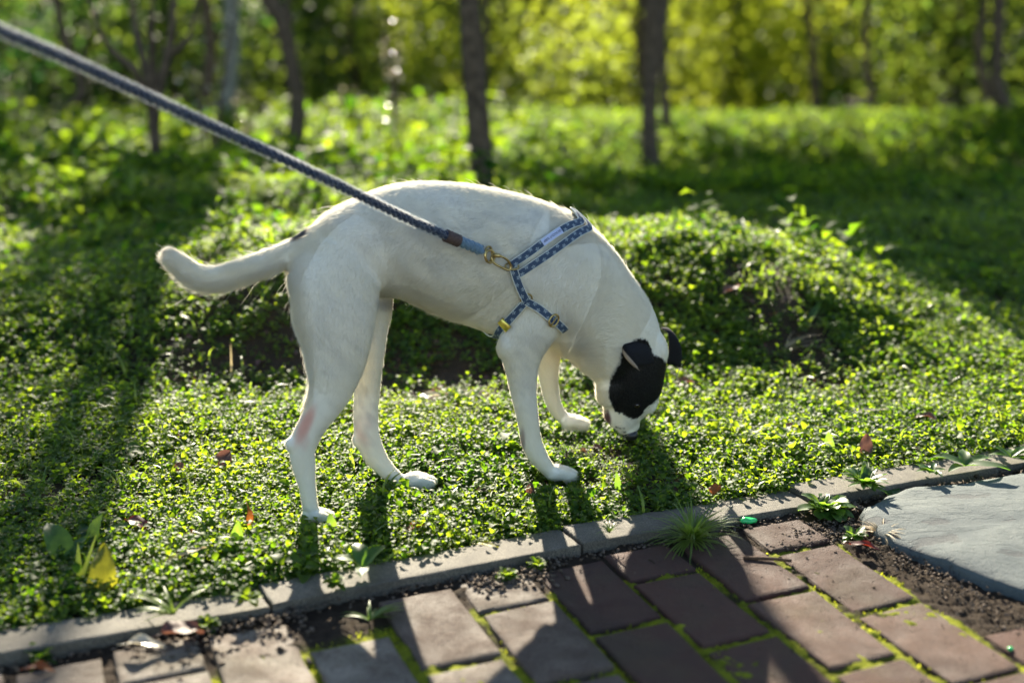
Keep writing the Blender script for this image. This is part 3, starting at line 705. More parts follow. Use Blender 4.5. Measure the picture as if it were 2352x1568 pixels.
    breech = (q[:, 0] < 722) & (q[:, 1] > 620) & (q[:, 1] < 930) & (n_ @ FWD < -.55 - .35 * rg.random(NH)); L = np.where(breech, .013, L)
    L = np.where((n_[:, 2] < -.5) & (part == 'torso') & (q[:, 0] < 1200), .014, L); L = np.where((q[:, 0] > 1270) & (q[:, 0] < 1400) & (q[:, 1] < 560), .013, L)
    throat = (q[:, 0] > 1290) & (q[:, 0] < 1400) & (q[:, 1] > 780) & (n_[:, 2] < 0); L = np.where(throat, .012, L)
    L = L * rg.uniform(.65, 1.25, NH); lift = np.where(breech | ((part == 'tail') & (n_[:, 2] < 0)), .42, .10) + rg.normal(0, .022, NH); lift = np.where(rg.random(NH) < .05, lift + .3, lift)
    long_ = rg.random(NH) < .0015; L = np.where(long_ & (q[:, 1] < 700), L * 2., L); lift = np.where(long_, lift + .5, lift)
    nosek = ((q[:, 0] - 1452) ** 2 + (q[:, 1] - 1003) ** 2) > 15 ** 2
    P, n_, flow, L, lift, part = P[nosek], n_[nosek], flow[nosek], L[nosek], lift[nosek], part[nosek]; m = len(P)
    pts = np.empty((m, 4, 3)); L3 = L[:, None]
    pts[:, 0] = P - n_ * .0006
    pts[:, 1] = P + L3 * (.32 * flow + (lift * .42)[:, None] * n_)
    pts[:, 2] = P + L3 * (.68 * flow + (lift * .70)[:, None] * n_) + np.array([0, 0, -.03]) * L3
    pts[:, 3] = P + L3 * (.98 * flow + (lift * .86)[:, None] * n_) + np.array([0, 0, -.10]) * L3
    Ch = np.ones((m, 4)); Ch[:, :3] = paint(P, n_) * (rg.uniform(.93, 1.04, m) * (1 + .035 * wav(P[:, 0] + .5 * P[:, 2], P[:, 2] * .4, 420, 5)))[:, None]
    rad = np.tile(np.array([.00012, .00011, .00008, .00002]), (m, 1)) * rg.uniform(.7, 1.15, m)[:, None]
    cv = bpy.data.hair_curves.new('hair'); cv.add_curves([4] * m)
    cv.attributes['position'].data.foreach_set('vector', (pts - o0).astype(np.float32).ravel())
    ra = cv.attributes.get('radius') or cv.attributes.new('radius', 'FLOAT', 'POINT'); ra.data.foreach_set('value', rad.astype(np.float32).ravel())
    ca = cv.attributes.new('coat_color', 'FLOAT_COLOR', 'CURVE'); ca.data.foreach_set('color', Ch.astype(np.float32).ravel())
    cv.materials.append(M['hair']); ho = bpy.data.objects.new('hair', cv); col.objects.link(ho); ho.parent = root
    # ---- ears
    def sheet(rows, thick, name, parent):
        """rows of picture points (px, py, Y) -> smooth curved flap with thickness"""
        G = np.array([[at(*p) for p in r] for r in rows]); 
        G = np.array([catmull(r, 5) for r in G]); G = np.array([catmull(G[:, j], 5) for j in range(G.shape[1])]).transpose(1, 0, 2)
        nu, nv = G.shape[:2]; du = np.gradient(G, axis=0); dv = np.gradient(G, axis=1); nn = nrm(np.cross(du, dv))
        edge = np.minimum(np.minimum(np.arange(nu), np.arange(nu)[::-1])[:, None], np.minimum(np.arange(nv), np.arange(nv)[::-1])[None]); th = thick * (.25 + .75 * np.clip(edge / 2., 0, 1))
        A = (G + nn * th[..., None] / 2).reshape(-1, 3); B = (G - nn * th[..., None] / 2).reshape(-1, 3); k = nu * nv
        F = grid_faces(nu, nv); F2 = [tuple(i + k for i in f)[::-1] for f in F]
        ring = [j for j in range(nv)] + [i * nv + nv - 1 for i in range(1, nu)] + [(nu - 1) * nv + j for j in range(nv - 2, -1, -1)] + [i * nv for i in range(nu - 2, 0, -1)]
        S = [(ring[i], ring[(i + 1) % len(ring)], ring[(i + 1) % len(ring)] + k, ring[i] + k)[::-1] for i in range(len(ring))]
        Vv = np.vstack([A, B])
        return Vv, F + F2 + S, k
    def ear(rows, thick, inner_back):
        Vv, F, k = sheet(rows, thick, 'ear', root)
        C4 = np.ones((len(Vv), 4)); C4[:, :3] = (.012, .0115, .013)
        sl_ = slice(k, None) if inner_back else slice(0, k); C4[sl_, :3] = (.30, .24, .21)
        return mesh('ear', Vv - o0, F, M['coat'], root, attrs={'coat_color': (C4, 'FLOAT_COLOR')}), Vv
    yn = Yc(1470) - .056
    e1, v1 = ear([[(1482, 784, yn + .008), (1496, 808, yn + .004), (1503, 833, yn + .004)],
                  [(1464, 783, yn - .006), (1478, 808, yn - .012), (1490, 838, yn - .006)],
                  [(1447, 785, yn - .014), (1460, 806, yn - .026), (1478, 839, yn - .016)],
                  [(1430, 788, yn - .014), (1444, 806, yn - .036), (1467, 839, yn - .026)],
                  [(1426, 799, yn - .008), (1439, 821, yn - .034), (1465, 847, yn - .026)],
                  [(1433, 811, yn + .004), (1447, 833, yn - .016), (1470, 851, yn - .012)]], .0024, True)
    at_ = e1.data.attributes['coat_color'].data; nr_ = len(v1) // 2 // 11
    for q_ in range(len(v1)):
        if (q_ % (len(v1) // 2)) // 11 >= 18: at_[q_].color = (.34, .27, .22, 1)
    yf = Yc(1540) + .035
    e2, v2 = ear([[(1518, 752, yf), (1536, 772, yf - .012), (1532, 835, yf - .008)],
                  [(1533, 752, yf + .006), (1550, 778, yf - .006), (1546, 838, yf)],
                  [(1545, 762, yf + .014), (1562, 795, yf + .004), (1556, 843, yf + .006)],
                  [(1554, 775, yf + .022), (1565, 812, yf + .016), (1562, 845, yf + .012)],
                  [(1558, 800, yf + .026), (1564, 834, yf + .02), (1553, 868, yf + .008)]], .0024, False)
    # short black hair on the ears' edges and backs
    # ---- nose, eyes, whiskers
    nc = at(1450, 1001, Yc(1450) - .008); ax = nrm(at(1450, 1004, Yc(1452)) - at(1443, 950, Yc(1443))); side_ = nrm(LAT - ax * (LAT @ ax)); up_ = np.cross(side_, ax)
    k = pxm(1003, Yc(1452)); nb = MB()
    V1, F1 = blob(nc - ax * .003, (.0125, .0135, .0105), (up_, side_, ax)); nb.add(V1, F1)
    for sg in (-1, 1):
        V1, F1 = blob(nc - ax * .0015 + side_ * sg * .0066 + up_ * .001, (.0065, .0058, .0065), (up_, side_, ax), 10); nb.add(V1, F1)
    nb.build('nose', M['nose'], root, origin=o0)
    for sg, px, py in ((-1, 1467, 928), (1, 1480, 922)):
        d_ = ray(1463, 932); h = bvh.ray_cast(Vector((0, 0, CAM_H)), Vector(d_).normalized())
        if sg > 0: pm = np.array(h[0]); pm = pm - 2 * ((pm - HC) @ LAT) * LAT; h = bvh.find_nearest(Vector(pm))
        hp = np.array(h[0]); hn = np.array(h[1]); V1, F1 = blob(hp - hn * .0032, (.0062, .0062, .0062)); eb = MB(); eb.add(V1, F1)
        e = eb.build('eye', M['eye'], root, origin=o0)
        # lids: a torus-like rim around the eye
        t1 = nrm(np.cross(hn, [0, 0, 1.])); t2 = np.cross(hn, t1)
        pa = [hp + hn * .0002 + .0068 * math.cos(a_) * t1 + .0042 * math.sin(a_) * t2 for a_ in np.linspace(0, 2 * math.pi, 18)]
        Vt, Ft = tube(pa, .0013, 6); C4 = np.ones((len(Vt), 4)); C4[:, :3] = (.012, .011, .012)
        mesh('eyelid', Vt - o0, Ft, M['coat'], e, attrs={'coat_color': (C4, 'FLOAT_COLOR')})
    wb = MB(); rw = random.Random(8)
    for i in range(16):
        px, py = rw.uniform(1405, 1445), rw.uniform(955, 995); s0 = at(px, py, Yc(px)) - LAT * .022 * rw.choice((-1, 1))
        d = nrm(np.array([rw.uniform(-.8, -.2), rw.uniform(-.3, .2), rw.uniform(-.6, .1)])); L_ = rw.uniform(.018, .036)
        pa = [s0 + d * L_ * t + np.array([0, 0, -.006]) * t * t for t in np.linspace(0, 1, 6)]
        V1, F1 = tube(pa, np.linspace(.00022, .00005, 6), 4); wb.add(V1, F1)
    wo = wb.build('whiskers', M['white'], root, origin=o0)
    return root, V, F, Nn, bvh, o0
dog, DV, DF, DN, DBVH, DO = make_dog()

# ------------------------------------------------------------------ harness
def surf_near(px, py):
    d = ray(px, py); h = DBVH.ray_cast(Vector((0, 0, CAM_H)), Vector(d).normalized())
    return (np.array(h[0]), np.array(h[1])) if h[0] is not None else None
def snap(P):
    h = DBVH.find_nearest(Vector(P)); return np.array(h[0]), np.array(h[1])
BC = at(1200, 620, Yc(1200))
def mirror(P): return P - 2 * ((P - BC) @ LAT) * LAT
def smooth_path(P, it=6):
    P = P.copy()
    for _ in range(it): P[1:-1] = .25 * P[:-2] + .5 * P[1:-1] + .25 * P[2:]
    return P
def strap(name, P3, parent, o, width=.0130, lift=.0055, thick=.0022, m='strap', sink=False):
    """webbing laid on the coat along the 3-D points"""
    seg = np.concatenate([[0], np.cumsum(np.linalg.norm(np.diff(P3, axis=0), axis=1))]); n = max(6, int(seg[-1] / .005))
    tt = np.linspace(0, seg[-1], n); P = np.stack([np.interp(tt, seg, P3[:, k]) for k in range(3)], 1)
    H = [snap(p) for p in P]; Nr = smooth_path(np.array([h[1] for h in H]), 12); Nr = nrm(Nr); P = smooth_path(np.array([h[0] for h in H]), 5)
    lf = np.full(n, lift)
    if sink: lf[-4:] = lift - .010 * np.linspace(.2, 1, 4)
    P = P + Nr * lf[:, None]
    T = nrm(np.gradient(P, axis=0)); W = nrm(np.cross(Nr, T)); Nr = np.cross(T, W)
    V = []; UVs = []
    prof = [(-1, -.5), (-1, .5), (-.5, .62), (0, .66), (.5, .62), (1, .5), (1, -.5), (0, -.5)]
    for i in range(n):
        for a, b in prof: V.append(P[i] + W[i] * a * width / 2 + Nr[i] * b * thick); UVs.append((tt[i], a, 0))
    F = grid_faces(n, len(prof), True); F += [list(range(len(prof)))[::-1], [(n - 1) * len(prof) + k for k in range(len(prof))]]
    ob = mesh(name, np.array(V) - o, F, M[m], parent, smooth=False, attrs={'strap_uv': (np.array(UVs), 'FLOAT_VECTOR')})
    return ob, P, T, W, Nr
def near_path(pts):
    pts = catmull(np.array(pts, float), 6); out = []
    for p in pts:
        h = surf_near(p[0], p[1])
        if h: out.append(h[0])
    return np.array(out)
def ring_mesh(c, axis, R_, r_, squash=1., n=28, m=8, x=None):
    axis = nrm(axis); x = nrm(np.cross(axis, [.3, .2, 1.])) if x is None else nrm(np.asarray(x) - axis * (np.asarray(x) @ axis)); y = np.cross(axis, x)
    V = []
    for i in range(n):
        a = 2 * math.pi * i / n; cx = math.cos(a); sx = math.sin(a); ctr = c + R_ * (cx * x + sx * squash * y); rad = nrm(cx * x + sx * y)
        for k in range(m):
            b = 2 * math.pi * k / m; V.append(ctr + r_ * (math.cos(b) * rad + math.sin(b) * axis))
    F = []
    for i in range(n):
        for k in range(m): a0 = i * m + k; a1 = i * m + (k + 1) % m; b0 = ((i + 1) % n) * m + k; b1 = ((i + 1) % n) * m + (k + 1) % m; F.append((a0, b0, b1, a1))
    return np.array(V), F
def make_harness():
    c0 = surf_near(1172, 612)[0]; root = empty('dog_harness', c0); o = np.array(root.location)
    tag(root, 'blue star patterned webbing harness worn round the white dog\'s chest', 'harness')
    up = near_path([(1172, 606), (1215, 578), (1262, 545), (1305, 522), (1332, 517)])
    up2 = near_path([(1188, 628), (1225, 605), (1275, 572), (1325, 538), (1352, 528)])
    dn = near_path([(1176, 616), (1186, 645), (1198, 672), (1206, 686)])
    bk = near_path([(1206, 688), (1186, 712), (1164, 742), (1147, 766)])
    ft = near_path([(1206, 688), (1235, 706), (1262, 730), (1285, 748), (1304, 764)])
    def whole(A, low=False, side=None, fw=0., amp=.09):
        """near path, over the back (or under the chest), then its mirror image"""
        B = np.array([mirror(p) + FWD * fw for p in A[::-1]]); a, b = A[-1], B[0]; br = []
        up_ = np.array([0, 0, 1.]) if not low else np.array([0, 0, -1.])
        if side is not None: up_ = side
        for t in np.linspace(0, 1, 14)[1:-1]:
            p = a + (b - a) * t + up_ * amp * math.sin(math.pi * t); br.append(snap(p)[0])
        return np.vstack([A, np.array(br), B])
    s1 = strap('strap', whole(up, fw=.085), root, o, lift=.008); strap('strap', whole(up2, fw=.085), root, o, lift=.006)
    strap('strap', dn, root, o, lift=.0065); strap('strap', np.array([mirror(p) for p in dn]), root, o)
    s4 = strap('strap', whole(bk, side=np.array([0, 0, -1.]) - FWD * .15, amp=.03), root, o, lift=.0055)
    s5 = strap('strap', ft, root, o, lift=.0055, sink=True); strap('strap', np.array([mirror(p) for p in ft]), root, o, lift=.0055, sink=True)
    # label with lettering on the upper strap
    P, T, W, Nr = s1[1:]; q = to_px(P); i = int(np.argmin(np.abs(q[:, 0] - 1270) + np.abs(q[:, 1] - 542)))
    c, t, w, n = P[i], T[i], W[i], Nr[i]
    if (w[2] > 0): pass
    nb = MB(); hw, hl = .0056, .021
    V = [];
    for a in np.linspace(-1, 1, 9):
        j = min(len(P) - 1, max(0, i + a * hl / .005)); j0 = int(j); f = j - j0; j1 = min(j0 + 1, len(P) - 1)
        pc = P[j0] * (1 - f) + P[j1] * f; wn_ = W[j0]; nn_ = Nr[j0]
        for b, h in ((-1, .0009), (-1, .0021), (1, .0021), (1, .0009)): V.append(pc + wn_ * b * hw + nn_ * h)
    F = grid_faces(9, 4, True) + [[3, 2, 1, 0], [32, 33, 34, 35]]
    lab = mesh('label', np.array(V) - o, F, M['label'], root, smooth=False)
    tc_ = bpy.data.curves.new('lettering', 'FONT'); tc_.body = 'SEE SCOUT SLEEP'; tc_.size = .0052; tc_.align_x = 'CENTER'; tc_.align_y = 'CENTER'; tc_.materials.append(M['ink'])
    tmp = bpy.data.objects.new('tmp', tc_); col.objects.link(tmp); dg = bpy.context.evaluated_depsgraph_get(); tm = bpy.data.meshes.new_from_object(tmp.evaluated_get(dg)); bpy.data.objects.remove(tmp)
    to = bpy.data.objects.new('lettering', tm); col.objects.link(to); to.parent = lab
    X = -t; Z = n; Yv = np.cross(Z, X)
    mt = Matrix([[X[0], Yv[0], Z[0], 0], [X[1], Yv[1], Z[1], 0], [X[2], Yv[2], Z[2], 0], [0, 0, 0, 1]]); mt.translation = Vector(c + n * .0026 - o); to.matrix_local = mt
    # slider buckle on the front strap, brass clip on the rear strap, rings
    P, T, W, Nr = s5[1:]; q = to_px(P); i = int(np.argmin(np.hypot(q[:, 0] - 1271, q[:, 1] - 736)))
    V, F = ring_mesh(P[i] + Nr[i] * .0015, Nr[i], .0102, .0017, .82, x=W[i]); b = MB(); b.add(V, F)
    V, F = tube([P[i] + Nr[i] * .003 - W[i] * .010, P[i] + Nr[i] * .003 + W[i] * .010], .0013, 8); b.add(V, F); b.build('slider_buckle', M['brass'], root, origin=o)
    P, T, W, Nr = s4[1:]; q = to_px(P); i = int(np.argmin(np.hypot(q[:, 0] - 1162, q[:, 1] - 745)))
    b = MB(); X, Yv, Z = T[i], W[i], Nr[i]
    V, F = rounded_box(P[i] + Z * .002, (X, Yv, Z), (.0065, .0098, .0022)); b.add(V, F)
    b.build('clip_buckle', M['bright_brass'], root, origin=o)
    b = MB(); c = surf_near(1172, 610); V, F = ring_mesh(c[0] + c[1] * .008, nrm(np.array([.1, -.55, .9])), .0105, .0014, .7, x=(1, 0, 0)); b.add(V, F); b.build('ring', M['brass'], root, origin=o)
    b = MB(); c = surf_near(1207, 684); V, F = ring_mesh(c[0] + c[1] * .005, c[1], .0095, .0013); b.add(V, F); b.build('ring', M['brass'], root, origin=o)
    return root
def rounded_box(c, ax, h):
    X, Y, Z = [np.asarray(v) for v in ax]; V = []; b = min(h) * .35
    for z, ins in ((-h[2], 0), (h[2] - b, 0), (h[2], b)):
        for sx, sy in ((-1, -1), (1, -1), (1, 1), (-1, 1)):
            V.append(c + X * sx * (h[0] - ins) + Y * sy * (h[1] - ins) + Z * z)
    return np.array(V), grid_faces(3, 4, True) + [[3, 2, 1, 0], [8, 9, 10, 11]]
make_harness()

# ------------------------------------------------------------------ leash
def make_leash():
    hc = surf_near(1172, 612); c_end = hc[0] + hc[1] * .012
    yE = c_end[1]
    root = empty('leash', c_end); o = np.array(root.location)
    tag(root, 'thick twisted navy rope leash pulled tight from the upper left to the dog\'s harness', 'leash')
    # path from the ring back towards the hand, getting nearer to the camera
    ctrl = [at(1120, 583, yE - .015), at(1092, 569, yE - .025), at(1050, 552, yE - .045), at(960, 513, yE - .09), at(840, 456, yE - .16), at(700, 388, yE - .245), at(520, 305, yE - .32), at(330, 217, yE - .42), at(150, 134, yE - .52), at(-20, 62, yE - .61), at(-300, -60, yE - .76), at(-560, -190, yE - .88)]
    path_ = catmull(ctrl, 60); seg = np.concatenate([[0], np.cumsum(np.linalg.norm(np.diff(path_, axis=0), axis=1))])
    def strands(s0, s1, rad, name, m, pitch=.036, par=root, n3=3):
        n = int((s1 - s0) / .0016) + 2; tt = np.linspace(s0, s1, n); P = np.stack([np.interp(tt, seg, path_[:, k]) for k in range(3)], 1)
        T = nrm(np.gradient(P, axis=0)); Nn = nrm(np.cross(T, [0, 0, 1.])); B = np.cross(T, Nn); mb = MB()
        for q in range(n3):
            ph = 2 * math.pi * (tt / pitch + q / n3); ctr = P + rad * .50 * (np.cos(ph)[:, None] * Nn + np.sin(ph)[:, None] * B)
            V, F = tube(ctr, rad * .56, 9); mb.add(V, F)
        return mb.build(name, m, par, origin=o), P
    strands(.080, seg[-1], .0067, 'rope', M['rope'])
    strands(.012, .062, .0084, 'rope_end', M['rope_blue'], .030)
    # whipping between the navy and the light blue part
    tt = np.linspace(.058, .084, 40); P = np.stack([np.interp(tt, seg, path_[:, k]) for k in range(3)], 1)
    V, F = tube(P, .0095 + .0006 * np.sin(tt * 4200), 14); mb = MB(); mb.add(V, F); mb.build('whipping', M['whipping'], root, origin=o)
    # fuzz of loose fibres, pale: the sunlit rim is put into their colour
    rg = np.random.default_rng(3); n = 12000; tt = rg.uniform(.09, seg[-1], n); P = np.stack([np.interp(tt, seg, path_[:, k]) for k in range(3)], 1)
    T = nrm(path_[5] - path_[-1]); d = nrm(rg.normal(size=(n, 3))); d = nrm(d - T * (d @ T)[:, None]); s = P + d * .0061; e1 = s + d * .0018 + T * rg.normal(0, .0015, n)[:, None]; e2 = e1 + d * rg.uniform(.0004, .002, n)[:, None] + T * rg.normal(0, .0025, n)[:, None]
    pts = np.stack([s, e1, e2], 1); cv = bpy.data.hair_curves.new('fuzz'); cv.add_curves([3] * n); cv.attributes['position'].data.foreach_set('vector', (pts - o).astype(np.float32).ravel())
    ra = cv.attributes.get('radius') or cv.attributes.new('radius', 'FLOAT', 'POINT'); ra.data.foreach_set('value', np.full(n * 3, .00009, np.float32))
    cv.materials.append(M['rope_fuzz']); fo = bpy.data.objects.new('fuzz', cv); col.objects.link(fo); fo.parent = root
    # rings and snap hook
    b = MB(); d = nrm(path_[0] - path_[60]); c = np.array(ctrl[0]) + d * .002
    V, F = ring_mesh(c, np.array([.85, -.5, .1]), .0105, .0019, 1.15); b.add(V, F); V, F = ring_mesh(c + d * .003 - np.array([0, 0, .002]), np.array([.6, -.75, .3]), .0085, .0018, 1.2); b.add(V, F)
    b.build('swivel_ring', M['brass'], root, origin=o)
    b = MB(); y = yE - .012
    lp = [at(1128, 590, y), at(1134, 603, y), at(1152, 614, y + .003), at(1168, 620, y + .008), at(1173, 611, y + .010), at(1166, 598, y + .006), at(1152, 589, y), at(1138, 585, y), at(1128, 590, y)]
    V, F = tube(catmull(lp, 6), .0019, 10); b.add(V, F); V, F = tube([at(1132, 585, y), at(1146, 587, y), at(1150, 589, y)], [.0034, .0034, .0026], 12); b.add(V, F)
    b.build('snap_hook', M['brass'], root, origin=o)
M['rope_fuzz'] = leafmat('rope_fuzz', (.35, .38, .42), (.35, .38, .42), (.6, .62, .62), (.6, .62, .62), .5, .4, .5)  # paler than the navy strands, a painted sunlit edge
make_leash()

# ------------------------------------------------------------------ single plants and leaves on the ground
def on_ground(px, py, lift=0.):
    """the point of the terrain seen at a picture pixel"""
    d = ray(px, py); Y = 1.2
    while Y < 12:
        p = at(px, py, Y); u, v = uv(p[0], p[1]); g = -.012 if v > 0 else (.010 if v > -KW else float(height(p[0], p[1])))
        if p[2] <= g + lift: return np.array([p[0], p[1], g])
        Y += .004
    return at(px, py, 9)
def blade_leaf(L, wid, head, pitch, bend, fold=.2, nl=9, nw=5, shape='oval', twist=0., wave=0., seed=0):
    rs = random.Random(seed); pos = np.zeros(3); V = []; a = pitch; ts = np.linspace(0, 1, nl)
    for i, t in enumerate(ts):
        if shape == 'oval': w = wid * (math.sin(math.pi * min(1, t ** .85 * .98 + .02)) ** .8) * .5 + .0006
        elif shape == 'spoon': w = wid * .5 * (.12 + .88 * ss(.15, .6, t)) * math.sqrt(max(0, 1 - ss(.7, 1.0, t) ** 2 * .97))
        elif shape == 'tri': w = wid * .5 * (1 - t) ** .6 * min(1, t * 9 + .15)
        else: w = wid * .5 * (1 - t ** 2.2) + .0002
        d = np.array([math.cos(head) * math.cos(a), math.sin(head) * math.cos(a), math.sin(a)]); s = np.array([-math.sin(head), math.cos(head), 0]); n = np.cross(d, s)
        tw = twist * t; s2 = s * math.cos(tw) + n * math.sin(tw); n2 = np.cross(d, s2)
        for j in range(nw):
            q = (j / (nw - 1) - .5) * 2; V.append(pos + s2 * q * w * math.cos(fold * abs(q)) + n2 * (abs(q) * w * math.sin(fold) + wave * wid * math.sin(9 * t + 3 * q + seed) * abs(q)))
        pos = pos + d * L / (nl - 1); a -= bend / (nl - 1)
    return np.array(V), grid_faces(nl, nw)
def plant(name, px, py, leaves, m, label, cat, group=None, lift=.012, stems=None):
    """leaves: (length, width, heading deg, pitch deg, bend deg, shape[, colour 0..1])"""
    c = on_ground(px, py, lift); root = c; mb = MB()
    for i, lf in enumerate(leaves):
        L, w, h, p, b, sh = lf[:6]; va = lf[6] if len(lf) > 6 else .5
        V, F = blade_leaf(L, w, R(h), R(p), R(b), shape=sh, seed=i + int(px), wave=.05 if sh != 'blade' else 0, fold=.3)
        mb.add(V, F, va)
    if stems:
        for (h, x, y) in stems:
            V, F = tube([(0, 0, -.01), (x * .5, y * .5, h * .6), (x, y, h)], [.0014, .0012, .0009], 6); mb.add(V, F, .3)
    ob = mb.build(name, m, None); ob.location = tuple(root); tag(ob, label, cat, group); return ob
P_ = plant
# broad leaved weeds: heading 0 = right, 180 = left, -90 = towards the camera, 90 = away
P_('broadleaf_weed', 150, 1290, [(.085, .040, 128, 62, 50, 'oval', .3), (.075, .030, 168, 38, 45, 'oval', .25), (.060, .026, 60, 55, 40, 'oval', .4), (.05, .022, -60, 40, 50, 'oval', .3)], M['broad'], 'dark green three leaved weed at the far left, left of the standing yellow leaf', 'weed')
P_('broadleaf_weed', 205, 1250, [(.085, .026, 38, 42, 55, 'oval', .4), (.060, .024, 62, 68, 20, 'oval', .9), (.055, .024, 120, 50, 40, 'oval', .2), (.04, .02, -40, 40, 40, 'oval', .5)], M['broad'], 'weed with one bright and one long furry leaf, just above the standing yellow leaf', 'weed')
P_('seedling', 330, 1150, [(.030, .011, 168, 30, 20, 'oval', .7), (.032, .012, 25, 38, 15, 'oval', .6), (.026, .015, 92, 70, 10, 'oval', .95), (.022, .012, 75, 85, 0, 'oval', .9), (.018, .009, -60, 10, 20, 'oval', .5)], M['broad'], 'small upright seedling with star of four pointed leaves left of the dog\'s rear paws', 'seedling', lift=.035, stems=[(.002, 0, 0)])
P_('grass_sprout', 182, 1330, [(.062, .011, 92, 84, 6, 'blade', .9), (.075, .010, 55, 60, -5, 'blade', .85)], M['blade'], 'two bright yellow green upright blades beside the standing yellow leaf', 'grass blades')
P_('broadleaf_weed', 545, 1255, [(.050, .019, 85, 80, 10, 'oval', .8), (.038, .016, 115, 75, 15, 'spoon', .95), (.035, .014, 165, 25, 30, 'oval', .6)], M['broad'], 'pair of upright pale green oval leaves beside the curled orange leaf', 'weed')
P_('broadleaf_weed', 835, 1285, [(.050, .024, 112, 50, 60, 'oval', .2), (.050, .022, 50, 40, 40, 'oval', .5), (.045, .024, 175, 35, 40, 'oval', .8), (.04, .02, -90, 20, 40, 'oval', .4)], M['broad'], 'broad green weed by the kerb below the dog\'s belly, partly in the leg\'s shadow', 'weed')
P_('broadleaf_weed', 765, 1225, [(.042, .017, 110, 70, 20, 'oval', .7), (.035, .015, -30, 30, 30, 'oval', .6), (.045, .022, -120, 15, 30, 'oval', .9), (.038, .02, 200, 25, 30, 'oval', .9)], M['broad'], 'small weed with an upright leaf right beside the dog\'s nearest rear paw', 'weed')
P_('broadleaf_weed', 1062, 925, [(.065, .026, 140, 50, 45, 'oval', .6), (.050, .020, 105, 62, 60, 'spoon', .95), (.065, .010, 40, 40, 20, 'oval', .35), (.05, .02, -20, 30, 40, 'oval', .3)], M['broad'], 'bright two leaved weed in the hollow under the dog\'s belly', 'weed')
P_('broadleaf_weed', 1905, 1045, [(.052, .020, 95, 80, 15, 'oval', .75), (.05, .016, 20, 25, 30, 'oval', .4)], M['broad'], 'single upright oval leaf in the cover above the kerb, right of the dog\'s nose', 'weed')
P_('broadleaf_weed', 1420, 1120, [(.035, .011, 100, 75, 10, 'oval', .5), (.03, .01, 30, 50, 20, 'oval', .5)], M['broad'], 'narrow green sprig growing under the dog\'s nose', 'weed')
P_('broadleaf_weed', 1860, 730, [(.060, .018, 48, 45, 10, 'oval', .9), (.04, .012, 140, 40, 30, 'oval', .3)], M['broad'], 'lone slanting yellow green leaf on the shaded slope right of the dog\'s head', 'weed')
P_('broadleaf_weed', 1690, 560, [(.09, .035, 25, 50, 70, 'oval', .5), (.10, .035, 70, 60, 50, 'oval', .8), (.09, .035, 120, 60, 50, 'oval', .5), (.08, .03, 190, 40, 40, 'oval', .7), (.08, .03, -10, 25, 50, 'oval', .6)], M['broad'], 'big leafy weed on the crest of the mound right of the dog\'s neck', 'weed')
P_('broadleaf_weed', 1560, 530, [(.08, .035, 15, 50, 60, 'oval', .8), (.09, .03, 95, 65, 50, 'oval', .6), (.09, .035, 160, 45, 50, 'oval', .5), (.07, .03, 220, 30, 40, 'oval', .8)], M['broad'], 'leafy weed on the mound crest, left of the bigger one by the dog\'s neck', 'weed')
P_('tall_sprout', 232, 560, [(.09, .022, 85, 86, 6, 'oval', .95), (.05, .018, 20, 40, 60, 'oval', .6), (.05, .018, 130, 55, 40, 'oval', .7)], M['broad'], 'thin upright sprout lit bright yellow in the dark band left of the tail', 'sprout', stems=[(.03, 0, 0)])
P_('tall_sprout', 1975, 640, [(.07, .008, 50, 70, 70, 'blade', .8), (.06, .008, 120, 70, 80, 'blade', .8), (.05, .012, 90, 60, 30, 'oval', .7)], M['broad'], 'small curling sprout on the lit ridge at the right', 'sprout')
P_('tall_sprout', 1925, 600, [(.08, .008, 80, 82, 60, 'blade', .9), (.03, .008, 180, 50, 40, 'blade', .7)], M['broad'], 'thin hooked blade standing on the ridge left of the curling sprout', 'sprout')
P_('grass_tuft', 305, 475, [(.16, .010, h, p, 40, 'blade', .95) for h, p in ((60, 75), (90, 80), (120, 70), (40, 60), (150, 60), (80, 65), (100, 88), (20, 55))], M['blade'], 'bright tuft of long grass blades at the foot of the forked tree', 'grass tuft')
P_('grass_tuft', 45, 660, [(.09, .006, h, p, 40, 'blade', .9) for h, p in ((150, 60), (165, 50), (60, 75), (80, 80), (110, 60))], M['blade'], 'small bright grass tuft at the left edge, level with the dog\'s tail', 'grass tuft')
P_('grass_sprig', 1240, 1085, [(.046, .0045, 80, 84, 10, 'blade', .35), (.045, .003, 50, 60, 80, 'blade', .4)], M['blade'], 'two thin green blades crossing in front of the nearest front paw', 'grass blades')
rg_ = random.Random(21)
P_('grass_tuft', 1590, 1245, [(rg_.uniform(.05, .10), rg_.uniform(.0022, .0040), rg_.uniform(0, 360), rg_.uniform(8, 75), rg_.uniform(30, 90), 'blade', rg_.uniform(.1, .9)) for _ in range(150)], M['blade'], 'untidy grass tuft growing from the brick joints in the shadow of the dog\'s neck', 'grass tuft', lift=0)
P_('grass_tuft', 1400, 1235, [(rg_.uniform(.015, .035), .002, rg_.uniform(0, 360), rg_.uniform(20, 70), 60, 'blade', rg_.uniform(.1, .7)) for _ in range(22)], M['blade'], 'tiny grass tuft at the foot of the kerb, left of the large one', 'grass tuft', lift=0)
P_('grass_tuft', 400, 1440, [(rg_.uniform(.04, .07), .005, rg_.choice([150, 170, 190, 20, 60, 120]) + rg_.uniform(-20, 20), rg_.uniform(15, 60), 50, 'blade', rg_.uniform(.5, 1)) for _ in range(12)], M['blade'], 'bright green grass blades growing over the kerb above the pale curled leaf', 'grass tuft', lift=0)
P_('grass_tuft', 850, 1425, [(rg_.uniform(.03, .06), .005, rg_.uniform(-30, 200), rg_.uniform(10, 50), 50, 'blade', rg_.uniform(.1, .6)) for _ in range(16)], M['blade'], 'shaded grass tuft in the brick joint between the two leg shadows', 'grass tuft', lift=0)
